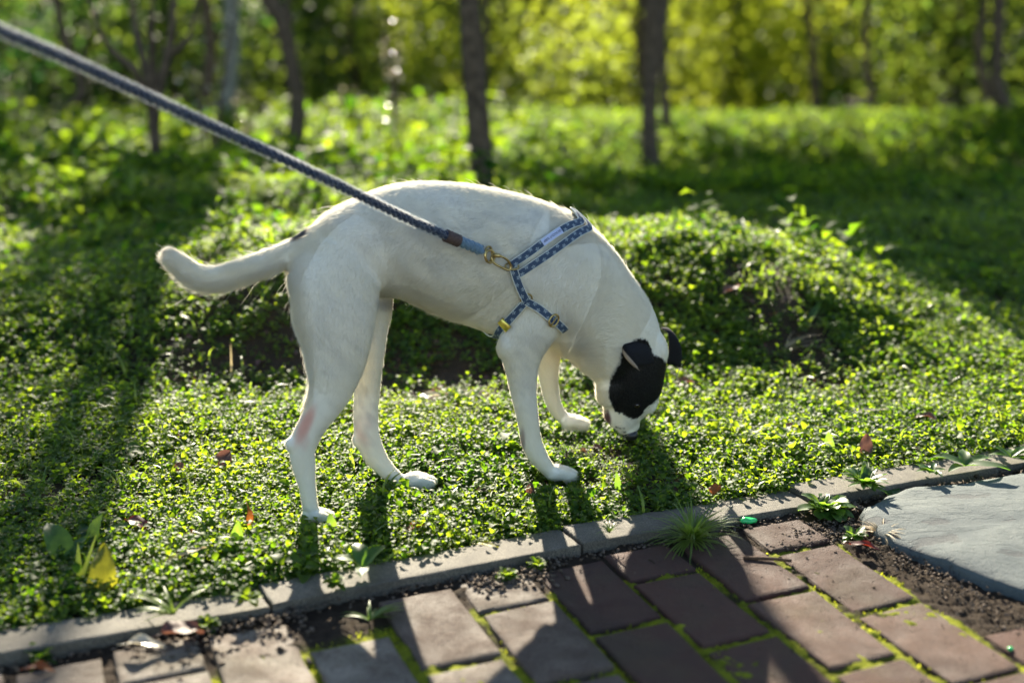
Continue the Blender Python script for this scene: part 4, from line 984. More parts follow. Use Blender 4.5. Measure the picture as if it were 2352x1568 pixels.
P_('paving_weed', 1895, 1175, [(rg_.uniform(.025, .055), rg_.uniform(.016, .028), rg_.uniform(0, 360), rg_.uniform(15, 65), 50, 'spoon', rg_.uniform(.2, .9)) for _ in range(44)], M['broad'], 'bushy rounded leaf weed at the left corner of the slate slab', 'weed', lift=0)
P_('paving_weed', 1985, 1125, [(rg_.uniform(.02, .05), rg_.uniform(.008, .016), rg_.uniform(0, 360), rg_.uniform(5, 50), 30, 'oval', rg_.uniform(.2, .8)) for _ in range(48)], M['broad'], 'low ragged weed between the kerb and the slate slab', 'weed', lift=0)
P_('paving_weed', 2060, 1140, [(rg_.uniform(.02, .035), rg_.uniform(.008, .013), rg_.uniform(0, 360), rg_.uniform(2, 25), 30, 'oval', rg_.uniform(.5, 1)) for _ in range(18)], M['broad'], 'strip of flat bright leaves along the far edge of the slate slab', 'weed', lift=0)
P_('paving_weed', 2140, 1095, [(rg_.uniform(.02, .035), rg_.uniform(.008, .014), rg_.uniform(0, 360), rg_.uniform(10, 50), 40, 'oval', rg_.uniform(.2, .8)) for _ in range(16)] , M['broad'], 'small light weed behind the top of the slate slab', 'weed', lift=0)
P_('paving_weed', 2215, 1090, [(.075, .028, -30, 18, 30, 'oval', .1), (.06, .026, 160, 30, 50, 'oval', .2), (.06, .022, 25, 20, 30, 'oval', .2), (.05, .02, 80, 30, 30, 'oval', .3), (.05, .018, 220, 15, 30, 'oval', .4)], M['broad'], 'weed with large dark blue green leaves behind the slate slab', 'weed', lift=0)
P_('paving_weed', 2320, 1075, [(rg_.uniform(.03, .05), .014, rg_.uniform(0, 360), rg_.uniform(5, 40), 30, 'oval', rg_.uniform(.1, .6)) for _ in range(12)], M['broad'], 'weed on bare soil at the right edge above the slate slab', 'weed', lift=0)
P_('paving_weed', 1960, 1235, [(rg_.uniform(.012, .028), rg_.uniform(.008, .013), rg_.uniform(0, 360), rg_.uniform(5, 60), 40, 'spoon', rg_.uniform(.2, .9)) for _ in range(24)], M['broad'], 'fleshy small leaved weed beside the dry grass on the slate\'s near edge', 'weed', lift=0)
P_('dry_grass', 2025, 1232, [(rg_.uniform(.015, .045), rg_.uniform(.002, .0042), rg_.uniform(-90, 140), rg_.uniform(3, 50), 50, 'blade', rg_.uniform(0, 1)) for _ in range(130)], M['straw'], 'clump of dry straw coloured grass lying on the slate\'s left edge', 'dry grass', lift=0)
P_('dry_grass', 1800, 800, [(rg_.uniform(.05, .10), rg_.uniform(.002, .004), rg_.uniform(-20, 60), rg_.uniform(5, 60), 50, 'blade', rg_.uniform(0, 1)) for _ in range(30)], M['straw'], 'wisp of dry pale grass on the slope right of the dog\'s head', 'dry grass')
P_('dry_stalk', 532, 860, [(.075, .004, 95, 80, 0, 'blade', .6), (.05, .004, 40, 35, 10, 'blade', .5), (.04, .004, 150, 25, 10, 'blade', .4)], M['straw'], 'bent dry stalk in the bare hollow left of the dog\'s rear leg', 'dry stalk')
P_('moss_weed', 1165, 1325, [(rg_.uniform(.008, .022), rg_.uniform(.005, .011), rg_.uniform(0, 360), rg_.uniform(0, 60), 40, 'spoon', rg_.uniform(.2, 1)) for _ in range(60)], M['cover'], 'low weeds in the gap between kerb and brick above the brightest brick', 'weed', lift=0)
P_('moss_weed', 1235, 1300, [(rg_.uniform(.008, .02), rg_.uniform(.005, .011), rg_.uniform(0, 360), rg_.uniform(0, 60), 40, 'spoon', rg_.uniform(.2, 1)) for _ in range(50)], M['cover'], 'weeds at the foot of the kerb where the neck\'s shadow begins', 'weed', lift=0)
P_('moss_weed', 570, 1400, [(rg_.uniform(.012, .026), rg_.uniform(.008, .014), rg_.uniform(0, 360), rg_.uniform(0, 60), 40, 'spoon', rg_.uniform(.2, 1)) for _ in range(36)], M['cover'], 'round leaved weeds below the kerb left of the leg shadow', 'weed', lift=0)
P_('moss_weed', 470, 1440, [(rg_.uniform(.010, .024), rg_.uniform(.007, .013), rg_.uniform(0, 360), rg_.uniform(0, 60), 40, 'spoon', rg_.uniform(.1, .8)) for _ in range(40)], M['cover'], 'weeds in the soil gap right of the pale curled leaf', 'weed', lift=0)
P_('moss_weed', 770, 1375, [(rg_.uniform(.010, .02), rg_.uniform(.007, .012), rg_.uniform(0, 360), rg_.uniform(0, 60), 40, 'spoon', rg_.uniform(.1, .8)) for _ in range(40)], M['cover'], 'shaded weeds below the kerb between the leg shadows', 'weed', lift=0)
P_('moss_weed', 90, 1515, [(rg_.uniform(.010, .026), rg_.uniform(.006, .013), rg_.uniform(0, 360), rg_.uniform(0, 60), 40, 'spoon', rg_.uniform(.1, .8)) for _ in range(40)], M['cover'], 'weeds under the kerb in the bottom left corner', 'weed', lift=0)

def fallen(px, py, L, w, head, pitch, bend, shape, m, label, z=.012, fold=.35, twist=0., va=.5, stem=True):
    c = on_ground(px, py, z); V, F = blade_leaf(L, w, R(head), R(pitch), R(bend), fold=fold, nl=14, nw=7, shape=shape, twist=R(twist), wave=.10, seed=int(px))
    mb = MB(); mb.add(V - V.mean(0), F, va)
    ob = mb.build('fallen_leaf', m, None); ob.location = (c[0], c[1], c[2] + z + abs(math.sin(R(pitch))) * L * .35 * (1 if pitch else 0))
    tag(ob, label, 'leaf', 'fallen leaves on the lawn and path')
    if stem:
        d = V[0:7].mean(0) - V.mean(0); Vt, Ft = tube([d, d - np.array([math.cos(R(head)), math.sin(R(head)), .1]) * L * .22], [.0007, .0005], 5); mesh('stalk', Vt, Ft, m, ob, attrs={'var': (np.full(len(Vt), .2), 'FLOAT')})
    return ob
fallen(240, 1335, .072, .050, 100, 62, 40, 'tri', M['yellow_leaf'], 'large yellow green triangular leaf standing on edge in the bottom left of the lawn', va=.6, z=.015)
fallen(512, 1075, .046, .042, 60, 50, 25, 'oval', M['dead'], 'round purple brown leaf standing in the cover left of the dog\'s rear leg', va=.2, z=.014)
fallen(412, 1085, .026, .022, 80, 50, 20, 'oval', M['dead'], 'small grey brown leaf left of the round purple brown one', va=.8, z=.014)
fallen(312, 1210, .042, .026, 150, 35, 60, 'oval', M['red'], 'dark red leaf half buried in the lawn above the furry green leaf', z=.016)
fallen(572, 1200, .048, .013, 110, 75, 50, 'oval', M['orange'], 'upright curled orange leaf beside pale green ones, left of the near rear paw', va=.6, z=.016, twist=90)
fallen(440, 1225, .022, .010, 170, 10, 30, 'oval', M['orange'], 'small flat orange leaf between the red leaf and the curled orange leaf', z=.02)
fallen(985, 915, .052, .030, 25, 15, 20, 'oval', M['pale_leaf'], 'pale pinkish grey leaf on bare soil behind the dog\'s belly', z=.01, va=.3)
fallen(1040, 932, .050, .022, 20, 8, 20, 'oval', M['dead'], 'red brown leaf just right of the pale pinkish one under the belly', z=.01, va=.9)
fallen(790, 958, .05, .03, 30, 20, 20, 'oval', M['dead'], 'dull brown leaf seen just behind the near rear leg', z=.01)
fallen(1680, 672, .045, .035, 10, 30, 20, 'oval', M['dead'], 'reddish brown oval leaf on the dark slope right of the dog\'s neck', z=.02, va=.9)
fallen(1570, 885, .055, .035, 20, 15, 20, 'oval', M['dead'], 'pinkish brown leaf right of the dog\'s head', z=.02, va=.7)
fallen(1988, 1042, .048, .024, 75, 55, 10, 'oval', M['dead'], 'brown leaf standing up in the cover just above the kerb at the right', z=.014, va=.6)
fallen(1815, 985, .04, .02, 20, 15, 40, 'oval', M['dead'], 'curled brown leaf in the cover right of the dog\'s nose', z=.02)
fallen(2130, 965, .045, .022, -20, 20, 50, 'oval', M['dead'], 'dark curled leaf near the right edge of the lawn', z=.02, va=.1)
fallen(1643, 1130, .022, .020, 60, 45, 40, 'oval', M['orange'], 'small bright orange leaf at the lawn\'s edge against the kerb', z=.012, va=.9)
fallen(1218, 1140, .03, .014, 85, 65, 10, 'oval', M['dead'], 'small dark pointed leaf in the lawn left of the nearest front paw', z=.014, va=.1)
fallen(2000, 945, .06, .012, 5, 8, 10, 'oval', M['pale_leaf'], 'pale narrow leaf lying on the lit cover at the right', z=.025)
fallen(1110, 1130, .035, .015, 160, 15, 30, 'oval', M['dead'], 'faded brown leaf lying between front and rear paws', z=.02, va=.5)
fallen(955, 1215, .03, .018, 30, 20, 30, 'oval', M['orange'], 'dull orange leaf near the kerb below the dog\'s belly', z=.018, va=.2)
fallen(1120, 1255, .035, .012, -25, 10, 20, 'oval', M['yellow_leaf'], 'yellow green leaf hanging over the sunny kerb', z=.01, va=.7)
fallen(430, 1275, .06, .012, 35, 10, 10, 'oval', M['straw'], 'dry pale pod shaped leaf in the lawn right of the standing yellow leaf', z=.022)
fallen(335, 1480, .050, .026, 5, 6, 35, 'oval', M['pale_leaf'], 'pale curled leaf glaring white in the sun on the bricks, bottom left', z=.012, va=1.)
fallen(425, 1455, .06, .042, 30, 12, 60, 'oval', M['dead'], 'big dark curled leaf in the soil gap behind the pale one', z=.008, va=0.)
fallen(95, 1535, .035, .018, 10, 5, 40, 'oval', M['orange'], 'rusty leaf under the kerb in the bottom left corner', z=.008, va=.1)
fallen(1985, 1255, .045, .016, -15, 8, 30, 'oval', M['red'], 'dark red brown leaf in the joint along the slate slab', z=.006)
fallen(2450, 1180, .04, .02, 40, 10, 30, 'oval', M['dead'], 'brown leaf on the soil beyond the slate slab', z=.006)

def make_slab():
    P = STONE_UV; n = len(P); pts = catmull(np.array(P + [P[0]]), 4)[:-1]; rs = random.Random(2)
    pts = np.array([(a + rs.uniform(-.003, .003), b + rs.uniform(-.003, .003)) for a, b in pts]); c = pts.mean(0); V = []; m = len(pts)
    levels = [(1., -.05), (1., -.010), (.985, -.004), (.96, -.001), (.9, .001), (.8, .0015), (.65, .002), (.45, .002), (.25, .002), (.1, .002)]
    for sc_, z in levels:
        for p in pts:
            q = c + (p - c) * sc_; X, Y = xy(*q); zz = z + (.004 * wav(X, Y, 14, 4) + .002 * wav(X, Y, 60, 9) if z > -.02 else 0); V.append((X, Y, zz))
    X, Y = xy(*c); V.append((X, Y, .002 + .003 * wav(X, Y, 14, 4)))
    F = grid_faces(len(levels), m, True); L = (len(levels) - 1) * m
    F += [(L + k, L + (k + 1) % m, len(V) - 1) for k in range(m)]
    X0, Y0 = xy(*c); V = np.array(V) - np.array([X0, Y0, -.012])
    o = mesh('slate_slab', V, F, M['slate']); o.location = (X0, Y0, -.012); tag(o, 'large irregular blue grey slate slab set in the brick path at the right', 'stone slab')
make_slab()
def small(name, px, py, build, m, label, cat, z=0):
    c = on_ground(px, py); mb = MB(); build(mb); o = mb.build(name, m); o.location = (c[0], c[1], c[2] + z); tag(o, label, cat)
def lump(mb, r, seed, n=9):
    rs = np.random.default_rng(seed); V, F = blob((0, 0, 0), r, n=n); V = V * (1 + .18 * np.sin(V[:, :1] * 400 + seed) * np.cos(V[:, 1:2] * 350)); mb.add(V, F)
small('green_glass_pebble', 1716, 1200, lambda mb: lump(mb, (.014, .008, .005), 3), M['glass'], 'bright green glass pebble on the bricks at the foot of the kerb', 'glass pebble', .003)
small('green_glass_chip', 2320, 1492, lambda mb: lump(mb, (.004, .004, .003), 5), M['glass'], 'tiny green glass chip on a brick in the bottom right corner', 'glass chip', .002)
def tw(mb):
    V, F = tube([(-.034, .008, 0), (-.01, .003, .001), (.012, .0, .0015), (.035, -.004, 0)], [.003, .0028, .0028, .0024], 8); mb.add(V, F)
small('twig', 1762, 1290, tw, M['twig'], 'short straight brown twig on a shaded brick', 'twig', .003)
# loose soil, chips and pebbles: nobody could count them
def debris():
    rs = random.Random(6); mb = MB(); rg = np.random.default_rng(9)
    def crumb(u, v, s):
        X, Y = xy(u, v); z = -.012 if rs.random() < .5 else -.014; V, F = blob((X, Y, z + s * .3), (s, s * rs.uniform(.5, 1), s * rs.uniform(.4, .8)), n=4); V = V + rg.normal(0, s * .28, V.shape); mb.add(V, F, rs.random())
    for _ in range(700): crumb(rs.gauss(.495, .022) - .03 * 0, rs.uniform(.05, .6), rs.uniform(.0008, .0026))
    for _ in range(260): crumb(rs.uniform(-.6, -.36), abs(rs.gauss(.04, .04)), rs.uniform(.001, .0045))
    for _ in range(300): crumb(rs.uniform(-.12, .02), abs(rs.gauss(.03, .03)), rs.uniform(.001, .004))
    for _ in range(400): crumb(rs.gauss(.44, .05), abs(rs.gauss(.09, .02)), rs.uniform(.001, .003))
    for _ in range(700): crumb(rs.uniform(-1, 1.1), rs.uniform(.005, .03), rs.uniform(.001, .003))
    for _ in range(260): crumb(rs.uniform(-.9, .9), rs.uniform(.03, .6), rs.uniform(.0008, .0022))
    for _ in range(250): crumb(rs.uniform(.5, 1.2), rs.uniform(.0, .05), rs.uniform(.001, .006))
    m, nt, out = mat('crumbs'); a = N(nt, 'ShaderNodeAttribute', attribute_name='var').outputs['Fac']
    principled(nt, out, ramp(nt, a, [(0, (.04, .028, .02)), (.6, (.12, .09, .065)), (1, (.13, .10, .08))]), .9, .2)
    tag(mb.build('gravel_crumbs', m), kind='stuff', label='crumbs of soil and grit scattered along the brick joints', cat='grit')
    # moss fibres standing in the joints
    rg = np.random.default_rng(4); n = 26000; u = rg.uniform(-.9, .95, n); v = rg.uniform(.0, .62, n); X, Y = xy(u, v)
    T, F = leaf_template(1, .22, .1, .1, .1)
    keep = (wav(X, Y, 12, 33) > -.25) & (mossy(X, Y) > .7); X, Y = X[keep], Y[keep]; n = len(X)
    pos = np.stack([X, Y, np.full(n, -.0195)], 1); V, FF, va = scatter_leaves(pos, rg.uniform(0, 6.28, n), rg.uniform(.6, 1.5, n), rg.normal(0, .3, n), rg.uniform(.003, .0065, n), rg.random(n), T, F)
    tag(mesh('moss_fronds', V, FF, M['moss_frond'], attrs={'var': (va, 'FLOAT')}), kind='stuff', label='fine yellow green moss fronds in the brick joints', cat='moss')
M['moss_frond'] = leafmat('moss_frond', (.14, .17, .01), (.26, .28, .02), (.4, .45, .02), (.6, .62, .04), .7, .2, .5)
debris()

# ------------------------------------------------------------------ trees
def crown_mesh(mb, n, center, rad, leaf, rg, T, F, clumps=14):
    """leaves gathered in uneven clumps through an ellipsoid"""
    c = rg.normal(size=(clumps, 3)); c = nrm(c) * rg.uniform(.25, 1., (clumps, 1)) ** .6 * rad * .8 + center
    cs = rg.uniform(.16, .34, clumps); k = rg.integers(0, clumps, n)
    pos = c[k] + rg.normal(size=(n, 3)) * cs[k][:, None] * rad
    cv = rg.random(clumps); V, FF, va = scatter_leaves(pos, rg.uniform(0, 6.28, n), rg.normal(-.2, .5, n), rg.normal(0, .6, n), leaf * rg.uniform(.6, 1.3, n), np.clip(cv[k] * .7 + rg.random(n) * .3, 0, 1), T, F)
    mb.add(V, FF.tolist(), va)
LT, LF = leaf_template(1, .32, .1, .2, .15)
def tree(name, base, trunk_pts, trunk_r, crowns, label, cat='tree', group=None, bark='bark', leafm='crown', branches=(), seed=0):
    rg = np.random.default_rng(seed); root = empty(name, base); tag(root, label, cat, group); mb = MB()
    P = catmull(np.array(trunk_pts, float), 6); r = np.interp(np.linspace(0, 1, len(P)), np.linspace(0, 1, len(trunk_r)), trunk_r)
    r = .88 * r * np.interp(np.arange(len(r)), [0, 2, 5], [1.45, 1.15, 1.0])
    V, F = tube(P, r, 14); V = V + .06 * r.mean() * np.sin(V * 60)
    mb.add(V, F)
    for bp, br in branches:
        Pb = catmull(np.array(bp, float), 5); V, F = tube(Pb, np.linspace(br, br * .3, len(Pb)), 8); mb.add(V, F)
    mb.build('trunk', M[bark], root)
    if crowns:
        cb = MB()
        for (n, c, rad, leaf) in crowns: crown_mesh(cb, n, np.array(c, float), np.array(rad, float), leaf, rg, LT, LF)
        cb.build('crown', M[leafm], root).color = (.4, .4, .4, 1)
    return root
def rel(px, py, Y, base): return at(px, py, Y) - base
def gbase(px, Y):
    x = (px - 1176) / FPX * (Y * 1.03); return np.array([x, Y, float(height(x, Y)) - .03])
def extend(pts, *more):
    out = list(pts)
    for m_ in more: out.append(out[-1] + np.array(m_, float))
    return out
# slender trunks standing on the lawn, crowns above the picture
b = gbase(1104, 5.25); pts = extend([np.zeros(3), rel(1108, 400, 5.25, b), rel(1095, 250, 5.25, b), rel(1082, 120, 5.25, b), rel(1076, 0, 5.25, b)], (-.05, .05, .7), (.05, .05, .9), (.1, 0, 1.2))
tree('slender_tree', b, pts, [.056, .050, .046, .044, .042, .040, .03, .015], [(1500, (.1, .1, 3.9), (.9, .9, 1.0), .07)], 'slender grey trunk rising behind the dog\'s back in the middle of the lawn', branches=[([pts[6], pts[6] + np.array([.4, .2, .6]), pts[6] + np.array([.7, .3, 1.2])], .018), ([pts[6], pts[6] + np.array([-.4, -.1, .5]), pts[6] + np.array([-.7, 0, 1.1])], .016)], seed=1)
b = gbase(1490, 7.1); pts = extend([np.zeros(3), rel(1490, 290, 7.1, b), rel(1494, 180, 7.1, b), rel(1500, 90, 7.1, b), rel(1496, 0, 7.1, b)], (-.1, 0, .8), (0, .1, 1.2), (.1, 0, 1.5))
tree('slender_tree', b, pts, [.046, .044, .042, .045, .046, .04, .03, .015], [(1500, (0, .1, 4.4), (1.0, 1.0, 1.1), .08)], 'dark upright trunk right of the middle one, forking near the top of the picture', branches=[([rel(1500, 110, 7.1, b), rel(1520, 50, 7.15, b), rel(1530, 0, 7.2, b), rel(1540, 0, 7.2, b) + np.array([.1, .1, .9])], .034)], seed=2)
b = gbase(683, 7.2); pts = extend([np.zeros(3), rel(684, 250, 7.2, b), rel(672, 160, 7.2, b), rel(655, 80, 7.2, b), rel(642, 30, 7.2, b), rel(620, 0, 7.2, b)], (-.25, 0, .6), (-.1, .1, 1.2), (.1, 0, 1.5))
tree('slender_tree', b, pts, [.050, .046, .042, .044, .050, .05, .04, .03, .015], [(1500, (-.3, .1, 4.2), (1., 1., 1.1), .08)], 'curved brown trunk left of the middle one, leaning left towards the top', branches=[([rel(655, 70, 7.2, b), rel(662, 30, 7.2, b), rel(660, 0, 7.25, b), rel(660, 0, 7.25, b) + np.array([.1, .1, .9])], .03)], seed=3)
b = gbase(357, 5.4)
fk = rel(352, 250, 5.4, b)
tree('forked_tree', b, [np.zeros(3), rel(358, 400, 5.4, b), rel(356, 320, 5.4, b), fk], [.030, .026, .025, .030], [(260, (0, .1, 1.15), (.45, .4, .4), .035)], 'forked dark sapling at the left whose branches spread behind the leash', branches=[
    ([fk, rel(340, 180, 5.4, b), rel(318, 90, 5.45, b), rel(300, 0, 5.5, b), rel(300, 0, 5.5, b) + np.array([-.1, 0, .9])], .022),
    ([fk, rel(372, 180, 5.4, b), rel(392, 90, 5.4, b), rel(400, 0, 5.4, b), rel(400, 0, 5.4, b) + np.array([.1, .1, .9])], .024),
    ([fk, rel(352, 160, 5.5, b), rel(345, 60, 5.5, b), rel(350, 0, 5.5, b), rel(350, 0, 5.5, b) + np.array([0, .1, 1.])], .018),
    ([fk, rel(310, 165, 5.3, b), rel(260, 120, 5.3, b), rel(225, 60, 5.3, b), rel(205, 0, 5.3, b), rel(205, 0, 5.3, b) + np.array([-.2, 0, .7])], .015),
    ([rel(385, 130, 5.4, b), rel(430, 90, 5.4, b), rel(450, 20, 5.4, b), rel(460, 0, 5.4, b) + np.array([.1, 0, .4])], .012)], leafm='pale_leaf', seed=4)  # sparse leaves pale, sun glints put into their colour
b = gbase(2290, 8.9); pts = extend([np.zeros(3), rel(2290, 200, 8.9, b), rel(2292, 100, 8.9, b), rel(2296, 0, 8.9, b)], (0, 0, .9), (.1, 0, 1.3), (0, 0, 1.5))
tree('slender_tree', b, pts, [.050, .046, .044, .044, .04, .03, .015], [(1200, (0, 0, 4.6), (1., 1., 1.1), .08)], 'straight sunlit edged trunk near the right edge', seed=5)
b = gbase(2250, 9.8); pts = extend([np.zeros(3), rel(2250, 120, 9.8, b), rel(2262, 0, 9.8, b)], (.05, 0, .9), (.1, 0, 1.3))
tree('slender_tree', b, pts, [.036, .034, .034, .03, .02], [(700, (0, 0, 3.2), (.7, .7, .8), .08)], 'thin dark trunk just left of the straight one at the right edge', seed=6)
b = gbase(1524, 8.3); pts = extend([np.zeros(3), rel(1522, 150, 8.3, b), rel(1524, 0, 8.3, b)], (.05, 0, .9), (.1, 0, 1.3))
tree('slender_tree', b, pts, [.028, .026, .026, .024, .02], [(600, (0, 0, 3.4), (.7, .7, .8), .08)], 'thin brown trunk half hidden behind the forking one', seed=7)
b = gbase(530, 9.3); pts = extend([np.zeros(3), rel(530, 150, 9.3, b), rel(532, 0, 9.3, b)], (0, 0, .9), (.05, 0, 1.3), (0, 0, 1.3))
tree('pale_tree', b, pts, [.060, .058, .056, .05, .045, .03], [(900, (0, 0, 4.6), (.9, .9, .8), .08), (1500, (.02, 0, 3.0), (.30, .3, .75), .07)], 'pale grey trunk beyond the mound at the left, behind the leash', bark='pale_bark', seed=12)  # lower crown added to broaden the shadow strip on the lawn
b = gbase(484, 9.9); pts = extend([np.zeros(3), rel(482, 120, 9.9, b), rel(470, 0, 9.9, b)], (-.05, 0, .9), (.1, 0, 1.3))
tree('slender_tree', b, pts, [.05, .046, .044, .04, .02], [(8000, (0, .2, 2.36), (1.15, .8, .40), .08)], 'brown trunk just left of the pale one', seed=8)  # wide unseen crown shaped to shade the band at the left
b = gbase(1870, 12.5); b = at(1872, 250, 12.5); pts = extend([np.zeros(3), rel(1868, 120, 12.5, b), rel(1850, 0, 12.5, b)], (-.2, 0, 1.), (-.1, 0, 1.3))
b0 = np.array([b[0], b[1], float(height(b[0], b[1]))]); pts = [np.zeros(3)] + [p + b - b0 for p in pts]
tree('slender_tree', b0, pts, [.05, .045, .04, .035, .03, .02], [(900, (-.1, 0, 3.4), (.9, .9, .9), .09)], 'thin dark trunk against the bright yellow foliage at the right', seed=9)
b0 = np.array([-3.3, 9.0, float(height(-3.3, 9.0))]); b = b0; pts = extend([np.zeros(3), rel(180, 230, 9.0, b), rel(150, 100, 9.0, b), rel(130, 0, 9.0, b)], (-.1, 0, 1), (-.1, 0, 1.2)); b = b0
tree('slender_tree', b, pts, [.04, .036, .034, .032, .03, .02], [(6500, (.1, 0, 1.9), (1.2, .9, .9), .08)], 'dark leaning trunk in the shade at the far left', seed=10)  # low dense crown shaped to shade the far left mounds
for px_, Y_, sd, lb in ((1112, 9.7, 13, 'slim tree added for shade directly behind the middle trunk, its crown above the picture'), (1482, 9.9, 14, 'slim tree added for shade directly behind the forking trunk, its crown above the picture'), (1990, 10.2, 15, 'slim dark tree, crown shaped for shade, between the yellow foliage and the right edge')):
    b = gbase(px_, Y_); pts = extend([np.zeros(3), rel(px_, 120, Y_, b), rel(px_ + 4, 0, Y_, b)], (0, 0, .9), (.1, 0, 1.1))
    tree('slender_tree', b, pts, [.028, .026, .025, .022, .012], [(6500, (.1, 0, 2.45), (1.25, 1.0, .72), .085)] + ([(3500, (.4, 0, 1.65), (1.3, .8, .55), .085)] if sd > 13 else []), lb, seed=sd)  # added trees: crowns out of view shade the lawn at the right
# saplings with small leaves coloured pale, sun glints put into the colour
def sapling(px, Y, top, label, seed, n=70, w=.10):
    rg = np.random.default_rng(seed); b = gbase(px, Y); root = empty('sapling', b); tag(root, label, 'sapling'); mb = MB(); H = at(px, top, Y)[2] - b[2]
    tips = []
    for k in range(7):
        a = rg.uniform(0, 6.28); p0 = np.array([0, 0, H * rg.uniform(0, .3)]); p2 = np.array([math.cos(a) * w * rg.uniform(.4, 1.6), math.sin(a) * w, H * rg.uniform(.6, 1.15)])
        P = catmull([p0, (p0 + p2) / 2 + [0, 0, .03], p2], 6); V, F = tube(P, np.linspace(.006, .002, len(P)), 6); mb.add(V, F); tips.append(P)
    mb.build('stem', M['bark'], root); tips = np.concatenate(tips); pos = tips[rg.integers(0, len(tips), n)] + rg.normal(0, .02, (n, 3))
    V, FF, va = scatter_leaves(pos, rg.uniform(0, 6.28, n), rg.normal(0, .6, n), rg.normal(0, .5, n), rg.uniform(.018, .04, n), rg.random(n), LT, LF)
    cb = MB(); cb.add(V, FF.tolist(), va); cb.build('foliage', M['pale_leaf'], root)
sapling(505, 6.6, 0, 'thin sapling with leaves coloured pale as sun glints, left of the curved brown trunk', 31, 90, .16)
sapling(915, 7.6, 10, 'thin sapling with leaves coloured pale as sun glints, right of the curved brown trunk', 32, 70, .08)
sapling(590, 7.4, 190, 'short pale leaved sapling on the mound beside the curved brown trunk', 33, 25, .05)
sapling(820, 8.4, 210, 'short pale leaved sapling on the mound crest, further from the trunks', 34, 25, .06)

# trees on the falling ground behind, lower branches level with the lawn
def make_proto(seed, tall, spread, n, leaf, name, label, group, low=0.):
    rg = np.random.default_rng(seed); cr = []
    for k in range(5):
        a = rg.uniform(0, 6.28); rr = rg.uniform(.0, .5) * spread
        cr.append((n // 5, (math.cos(a) * rr, math.sin(a) * rr, low + (tall - low) * (.25 + .13 * k)), (spread * .62, spread * .62, (tall - low) * .24), leaf))
    tr = [(0, 0, 0), (.05, 0, tall * .3), (-.05, .05, tall * .6), (0, 0, tall * .9)]
    brs = []
    for k in range(6):
        a = rg.uniform(0, 6.28); z0 = tall * rg.uniform(.25, .6); brs.append(([(0, 0, z0), (math.cos(a) * spread * .3, math.sin(a) * spread * .3, z0 + tall * .1), (math.cos(a) * spread * .7, math.sin(a) * spread * .7, z0 + tall * .22)], .035))
    return tree(name, (0, 0, 0), tr, [.10, .08, .06, .02], cr, label, 'tree', group, branches=brs, seed=seed)
def copy_tree(root, loc, rz, sc, label):
    c = root.copy(); col.objects.link(c); c.location = tuple(float(v) for v in loc); c.rotation_euler = (0, 0, rz); c.scale = (sc, sc, sc); c['label'] = label
    for ch in root.children:
        d = ch.copy(); col.objects.link(d); d.parent = c
    return c
GB = 'leafy trees of the wood beyond the lawn'
LB = 'leafy blurred tree of the wood beyond the lawn, one of many alike'
protos = [make_proto(51, 4.3, 1.6, 6500, .085, 'woodland_tree', LB, GB), make_proto(52, 5.2, 1.9, 7500, .09, 'woodland_tree', LB, GB), make_proto(53, 3.4, 1.4, 5200, .08, 'woodland_tree', LB, GB)]
spots = [(-5.2, 13.5, 0), (-3.4, 14.5, 1), (-1.6, 15.0, 2), (-.3, 13.6, 2), (1.3, 14.2, 2), (2.4, 15.5, 0), (4.2, 13.8, 0), (5.9, 14.8, 1), (-6.8, 17, 1), (-4.6, 18, 0), (-2.4, 18.5, 1), (-.6, 18.2, 0), (1.0, 18.8, 1), (3.2, 18.4, 0), (5.4, 18.6, 1), (7.6, 18.2, 0), (-8.5, 22, 1), (-5.8, 22.5, 1), (-3.2, 23, 1), (-.4, 22.6, 1), (2.2, 23, 1), (5.0, 22.7, 1), (8.0, 22.4, 1), (10., 21, 1), (-10.5, 20, 1), (-7.6, 13, 0), (7.8, 13.5, 0)]
used = set(); rr = random.Random(77)
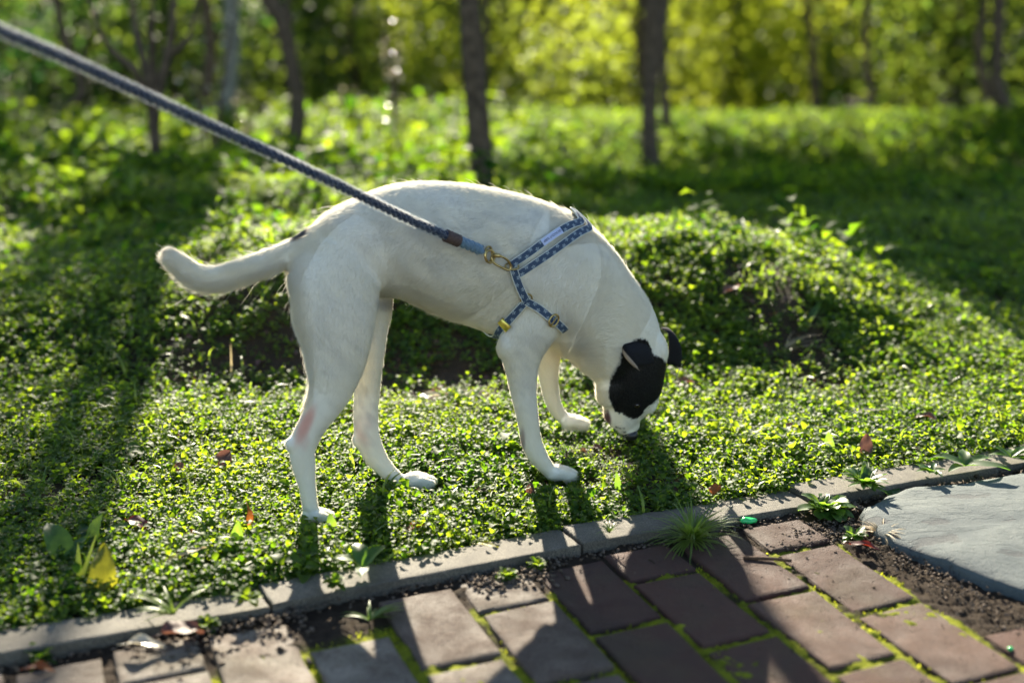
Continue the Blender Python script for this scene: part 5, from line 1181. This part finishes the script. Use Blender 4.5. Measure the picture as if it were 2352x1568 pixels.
ROW = lambda y: 0 if y < 16 else (1 if y < 19.5 else 2)
ORD = ['first', 'second', 'third', 'fourth', 'fifth', 'sixth', 'seventh', 'eighth', 'ninth', 'tenth']
def wood_label(x, y):
    r_ = ROW(y); xs = sorted(p[0] / p[1] for p in spots if ROW(p[1]) == r_); k_ = xs.index(x / y)
    return ['nearest', 'middle', 'farthest'][r_] + ' row of the wood beyond the lawn, leafy tree, ' + ORD[k_] + ' from the left'
for (x, y, k) in spots:
    z = float(height(x, y)) - .1; rz = rr.uniform(0, 6.28); sc = rr.uniform(.85, 1.12) * (1, 1.1, 1.3)[ROW(y)]
    if k not in used: used.add(k); o = protos[k]; o['label'] = wood_label(x, y); o.location = (x, y, z); o.rotation_euler = (0, 0, rz); o.scale = (sc,) * 3
    else: copy_tree(protos[k], (x, y, z), rz, sc, wood_label(x, y))
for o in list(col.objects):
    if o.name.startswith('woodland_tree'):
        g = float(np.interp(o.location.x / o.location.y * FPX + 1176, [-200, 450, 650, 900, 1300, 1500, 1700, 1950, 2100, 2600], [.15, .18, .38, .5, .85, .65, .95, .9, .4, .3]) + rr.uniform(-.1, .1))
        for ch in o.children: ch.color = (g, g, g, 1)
# the wood behind them, one mass
def far_wood():
    rg = np.random.default_rng(90); n = 34000; a = rg.uniform(-1.5, 1.5, n); r = rg.uniform(28, 42, n); x = np.sin(a) * r; y = np.cos(a) * r
    top = 9.5 + 2.2 * wav(x, y, .35, 4) + 1.0 * wav(x, y, 1.1, 14) + (r - 28) * .25
    z = -3.4 + rg.random(n) ** .8 * top
    V, FF, va = scatter_leaves(np.stack([x, y, z], 1), rg.uniform(0, 6.28, n), rg.normal(-.2, .5, n), rg.normal(0, .6, n), rg.uniform(.4, .95, n), np.clip(.4 + .4 * wav(x, y, .8, 9) + rg.normal(0, .1, n), 0, 1), LT, LF)
    tag(mesh('distant_wood', V, FF, M['deep'], attrs={'var': (va * .6, 'FLOAT')}), kind='stuff', label='dense dark green wood closing the background', cat='wood')
far_wood()
